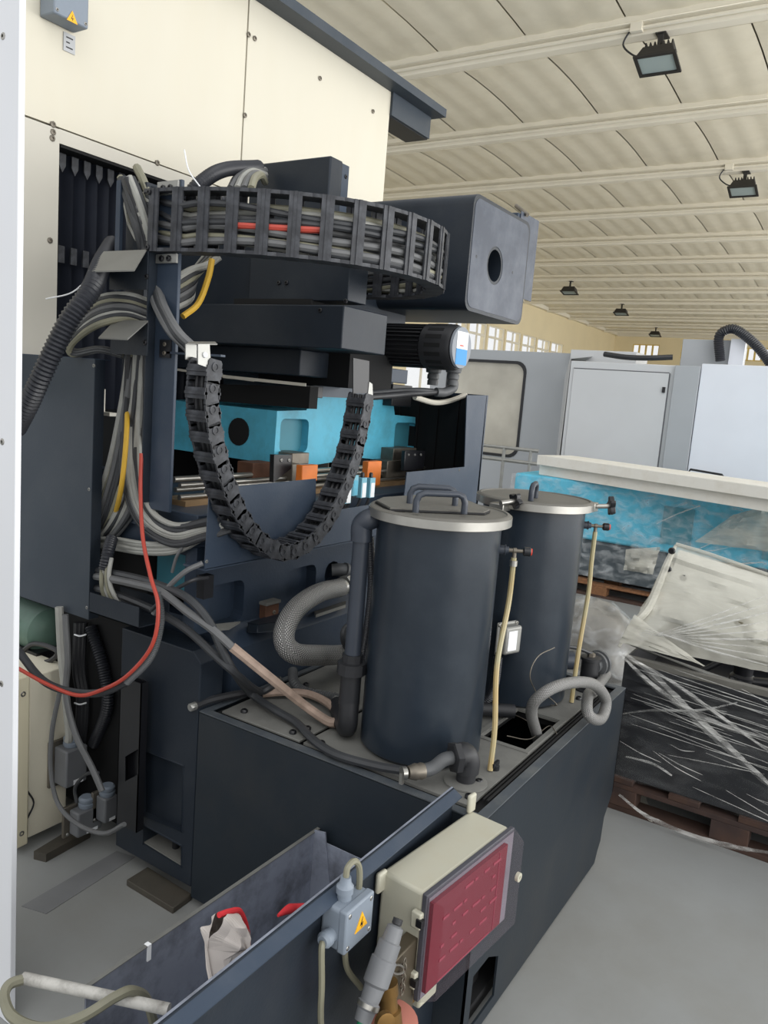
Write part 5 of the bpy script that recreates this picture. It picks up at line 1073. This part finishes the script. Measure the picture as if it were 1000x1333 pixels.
for k in range(26):
    rr = random.Random(k + 200); y = rr.uniform(.05, .8); z = rr.uniform(.2, .66); L = rr.uniform(.08, .45); sl = rr.uniform(-.55, .25)
    p = V((PX - .014, y, z)); e = p + V((-.004, -L, sl * L * .6)); e.z = max(.15, min(.68, e.z)); m_ = (p + e) / 2 + V((-.006, 0, rr.uniform(-.01, .01)))
    MB().tube(spline([p, m_, e], 6), [.0006 + .0014 * math.sin(math.pi * (i + .5) / 13.5) for i in range(13)], 5).build('film_fold', fm, bf)
for k in range(9):
    p = Px(818 + 3 * k, 838 - 2.5 * k, 3.285); q = Px(1006, 772 + 12 * k, 3.46 - .02 * k); m_ = p.lerp(q, .5) - X_ * .012 - Z_ * .006
    MB().tube(spline([p, m_, q], 6), [.0008 + (.0016 + .001 * (k % 3)) * math.sin(math.pi * (i + .5) / 13.5) for i in range(13)], 5).build('film_fold', fm, tent)
for k in range(16):
    rr = random.Random(k + 400); z = .655 - .018 * k; p = V((PX - .016, rr.uniform(.5, .8), z + .01)); q = V((PX - .02, rr.uniform(.05, .4), z - rr.uniform(.0, .04)))
    MB().tube(spline([p, (p + q) / 2 - X_ * .004, q], 6), [.0005 + .0012 * math.sin(math.pi * (i + .5) / 13.5) for i in range(13)], 5).build('film_fold', fm, bf)
# lump in film between tank and turquoise casting
lump = thing('wrapped_bundle', 'grey bundle swathed in shiny film behind the far tank', 'bundle', (4.6, 1.45, 0))
b = MB(); k0 = V((4.75, 1.42, .0)); U, W_ = 40, 22
for i in range(U):
    for j in range(W_ + 1):
        a = 2 * math.pi * i / U; e = (math.pi / 2) * j / W_; d = V((math.cos(a) * math.cos(e) * .42, math.sin(a) * math.cos(e) * .40, math.sin(e) * .47))
        b.v.append(k0 + d * (1 + .12 * noise.noise(d * 6) + .05 * noise.noise(d * 17)))
for i in range(U):
    for j in range(W_):
        i2 = (i + 1) % U; b.f.append((i * (W_ + 1) + j, i2 * (W_ + 1) + j, i2 * (W_ + 1) + j + 1, i * (W_ + 1) + j + 1))
b.build('bundle_core', mat('bundle_grey', (120, 118, 112), .6, 0, .35, 5), lump); b2 = MB(); b2.f = b.f; b2.v = [k0 + (p - k0) * 1.03 for p in b.v]; b2.build('bundle_film', film_t, lump)
# turquoise casting on its pallet, beam on top
GX = 6.9
tz0 = .16
tq = thing('turquoise_casting', 'long turquoise machine casting wrapped in film on a pallet', 'machine part', (7.3, 1.6, tz0))
yA, yB = Px(688, 700, GX).y + .2, -.6
MB().box((GX, yB, .50), (GX + .8, yA, 1.015)).build('casting', turq, tq, bevel=.02)
MB().box((GX + .03, yB + .02, tz0), (GX + .77, yA - .02, .50)).build('lower_casting', mat('dark_teal_casting', (62, 72, 78), .6), tq, bevel=.01)
for k in range(3): MB().box((GX - .01, yB + .3 + k * .8, .58), (GX + .01, yB + .55 + k * .8, .9)).build('recess', turq_dark, tq)  # raised slabs, recess shade painted by the darker turquoise
ftq = thing('film_cover', 'clear film stretched over the turquoise casting', 'plastic film', (GX, 1.4, .3))
filmsheet('film_face', [(GX - .03, yA + .02, 1.01), (GX - .03, yB, 1.01), (GX - .04, yB, .18), (GX - .04, yA + .02, .18)], 60, 24, .02, film_t, '', .0, parent=ftq, seed=11)
q = [Px(955, 670, GX - .08), Px(1010, 655, GX - .08), Px(1010, 720, GX - .12), Px(905, 705, GX - .05)]
filmsheet('film_face', q, 14, 10, .04, film_white, '', .06, parent=ftq, seed=13)
filmsheet('film_face', [Px(815, 715, GX - .07), Px(860, 712, GX - .07), Px(850, 748, GX - .1), Px(812, 742, GX - .1)], 10, 8, .04, film_white, '', .05, parent=ftq, seed=14)
for k in range(12):
    rr = random.Random(k + 50); y = yB + (yA - yB) * rr.random(); z = rr.uniform(.3, .8); L = rr.uniform(.2, .6)
    p = V((GX - .055, y, z)); dv = V((0, -1, rr.uniform(.15, .8))).normalized() * L; MB().tube(spline([p, p + dv * .5 + V((-.005, 0, .01)), p + dv], 5), .006, 5).build('film_fold', fm, ftq)
pallet('brown pallet under the turquoise casting', GX - .02, GX + .85, yB, yA, 0, m=wood, bl=5)
wbm = thing('white_beam', 'dusty white steel beam lying on top of the turquoise casting', 'beam', (7.2, 1.6, 1.14))
bA, bB = V((6.97, 2.763, 1.0)), V((6.32, .718, 1.0)); bu = (bA - bB).normalized(); bn = V((bu.y, -bu.x, 0)); bE = bB - bu * 1.6
MB().hexa([bA + Z_ * .11, bE + Z_ * .11, bE + bn * .5 + Z_ * .11, bA + bn * .5 + Z_ * .11], (0, 0, .09)).build('beam', white_beam, wbm, bevel=.006)
MB().hexa([bA + bn * .05 + Z_ * .017, bE + bn * .05 + Z_ * .017, bE + bn * .45 + Z_ * .017, bA + bn * .45 + Z_ * .017], (0, 0, .092)).build('under_flange', white_beam, wbm)
# grey enclosed machine behind
HX = 9.0
gmx = thing('grey_machine', 'light grey enclosed machine with rounded window behind the wrapped goods', 'machine tool', (9.5, 2.6, 0))
def hxp(a, b, x=HX): return Px(a, b, x)
ymid = hxp(740, 500).y; yr = hxp(905, 520).y
zt_ = 2.20
yl_ = hxp(688, 500, HX + .5).y
MB().box((HX, yr, 0), (HX + 2, ymid, zt_)).build('body', mach_grey, gmx, bevel=.01)
dz1, dz0 = hxp(748, 475).z, hxp(735, 590).z
dl, dr = hxp(742, 500).y - .03, hxp(870, 500).y
MB().box((HX - .012, dr, .7), (HX - .001, dl, zt_ - .09)).build('door', mach_grey, gmx, bevel=.004)
MB().box((HX - .0125, dr - .012, .7), (HX - .0005, dr - .002, zt_ - .09)).box((HX - .0125, dr, zt_ - .088), (HX - .0005, dl, zt_ - .08)).build('door_gap', mat('gap_dark', (90, 92, 96), .6), gmx)
MB().box((HX - .03, dr + .02, zt_ - .30), (HX - .011, dr + .05, zt_ - .24)).build('door_latch', blackm, gmx)
MB().box((HX - .04, yr - .02, 0), (HX + .0, dr - .06, zt_)).build('corner_strip', mach_mid, gmx, bevel=.004)
# front block turned towards the right; its side light is painted as paler grey
MB().sheet([[(HX - .02, yr - .025, 0), (HX - .35, -.9, 0), (HX + 1.4, -.9, 0), (HX + 1.4, yr - .025, 0)]], (0, 0, zt_ + .03)).build('front_block', mach_lt, gmx, bevel=.008)
MB().box((HX + .5, yr - .30, zt_ + .001), (HX + .9, yr + .32, zt_ + .33)).build('top_box', mach_mid, gmx, bevel=.006)
MB().box((HX + .45, yr - .35, zt_ + .001), (HX + .49, yr - .2, zt_ + .34)).build('top_box_strip', mach_lt, gmx)
# left section set back, with the rounded window
LX = HX + .55
y0g, y1g = ymid - .02, hxp(560, 500, LX).y
wl0, wl1 = hxp(679, 530, LX).y, hxp(580, 530, LX).y
zw1, zw0 = hxp(650, 471, LX).z, hxp(650, 592, LX).z
win = rrect(lambda u, v: V((LX, u, v)), wl0, zw0, wl1, zw1, .12, 5)
MB().sheet([[(LX, y0g, 0), (LX, y1g, 0), (LX, y1g, zt_ + .12), (LX, y0g, zt_ + .12)], win], (.06, 0, 0)).build('left_wall', mach_mid, gmx, smooth=False)
MB().sheet([rrect(lambda u, v: V((LX - .01, u, v)), wl0 - .02, zw0 - .02, wl1 + .02, zw1 + .02, .12, 5), rrect(lambda u, v: V((LX - .01, u, v)), wl0 + .015, zw0 + .015, wl1 - .015, zw1 - .015, .12, 5)], (.03, 0, 0)).build('window_gasket', blackm, gmx)
MB().box((LX + .03, wl0 - .01, zw0 - .01), (LX + .04, wl1 + .01, zw1 + .01)).build('window_pane', pane_m, gmx)
MB().sheet([[(LX - .005, y0g + .26, 0), (LX - .005, y0g + .26, zt_ - .15), (LX - .005, y0g - .1, zt_ + .1), (HX + .0, ymid, zt_ + .02), (HX + .0, ymid + .02, 0)]], (.02, .02, 0)).build('slanted_side', mach_grey, gmx)
MB().box((LX + .06, y0g, zt_ - .1), (LX + 1.4, y1g, zt_ + .115)).build('roof', mach_mid, gmx)
MB().box((LX - .1, y0g - .6, zt_ + .02), (LX + .4, y0g + .2, zt_ + .16)).build('roof_step', mach_grey, gmx, bevel=.006)
hz = [hxp(787, 461, HX + .1), hxp(815, 465, HX + .05), hxp(845, 466, HX + .05), hxp(876, 465, HX + .1)]
o = cable(hz, .03, cab_bk, 'black hose lying along the roof edge of the grey machine', 'hose', None, 'hose')
corrugated([hxp(938, 470, HX + .4), hxp(936, 440, HX + .4), hxp(945, 430, HX + .4), hxp(960, 430, HX + .4), hxp(985, 450, HX + .35), hxp(1010, 482, HX + .3)], .055, corr, 'thick black hose arching over the right end of the grey machine')
hy0 = HX - .28
MB().tube([Px(895, 618, HX - .12), Px(899, 611, HX - .16), Px(940, 618, HX - .22), Px(945, 625, HX - .2)], .012, 8).build('grab_handle', blackm, gmx)
# railing
rl = thing('railing', 'thin grey pipe railing beyond the far tank', 'railing', Px(660, 640, 8.2))
for z in (1.16, 1.02):
    MB().cyl((8.2, Px(700, 600, 8.2).y, z), (8.2, Px(600, 600, 8.2).y, z), .02, n=8).build('rail', alu, rl)
for px in (622, 655, 690):
    y = Px(px, 600, 8.2).y; MB().cyl((8.2, y, 0), (8.2, y, 1.16), .02, n=8).build('post', alu, rl)
# slack film on the floor
o = filmsheet('floor_film', [Pz(800, 1015, .012), Pz(835, 1012, .012), Pz(850, 1070, .012), Pz(815, 1050, .012)], 12, 8, .01, film_white, 'scrap of film lying on the floor before the dark pallet', 0, nrm=(0, 0, 1), seed=21)
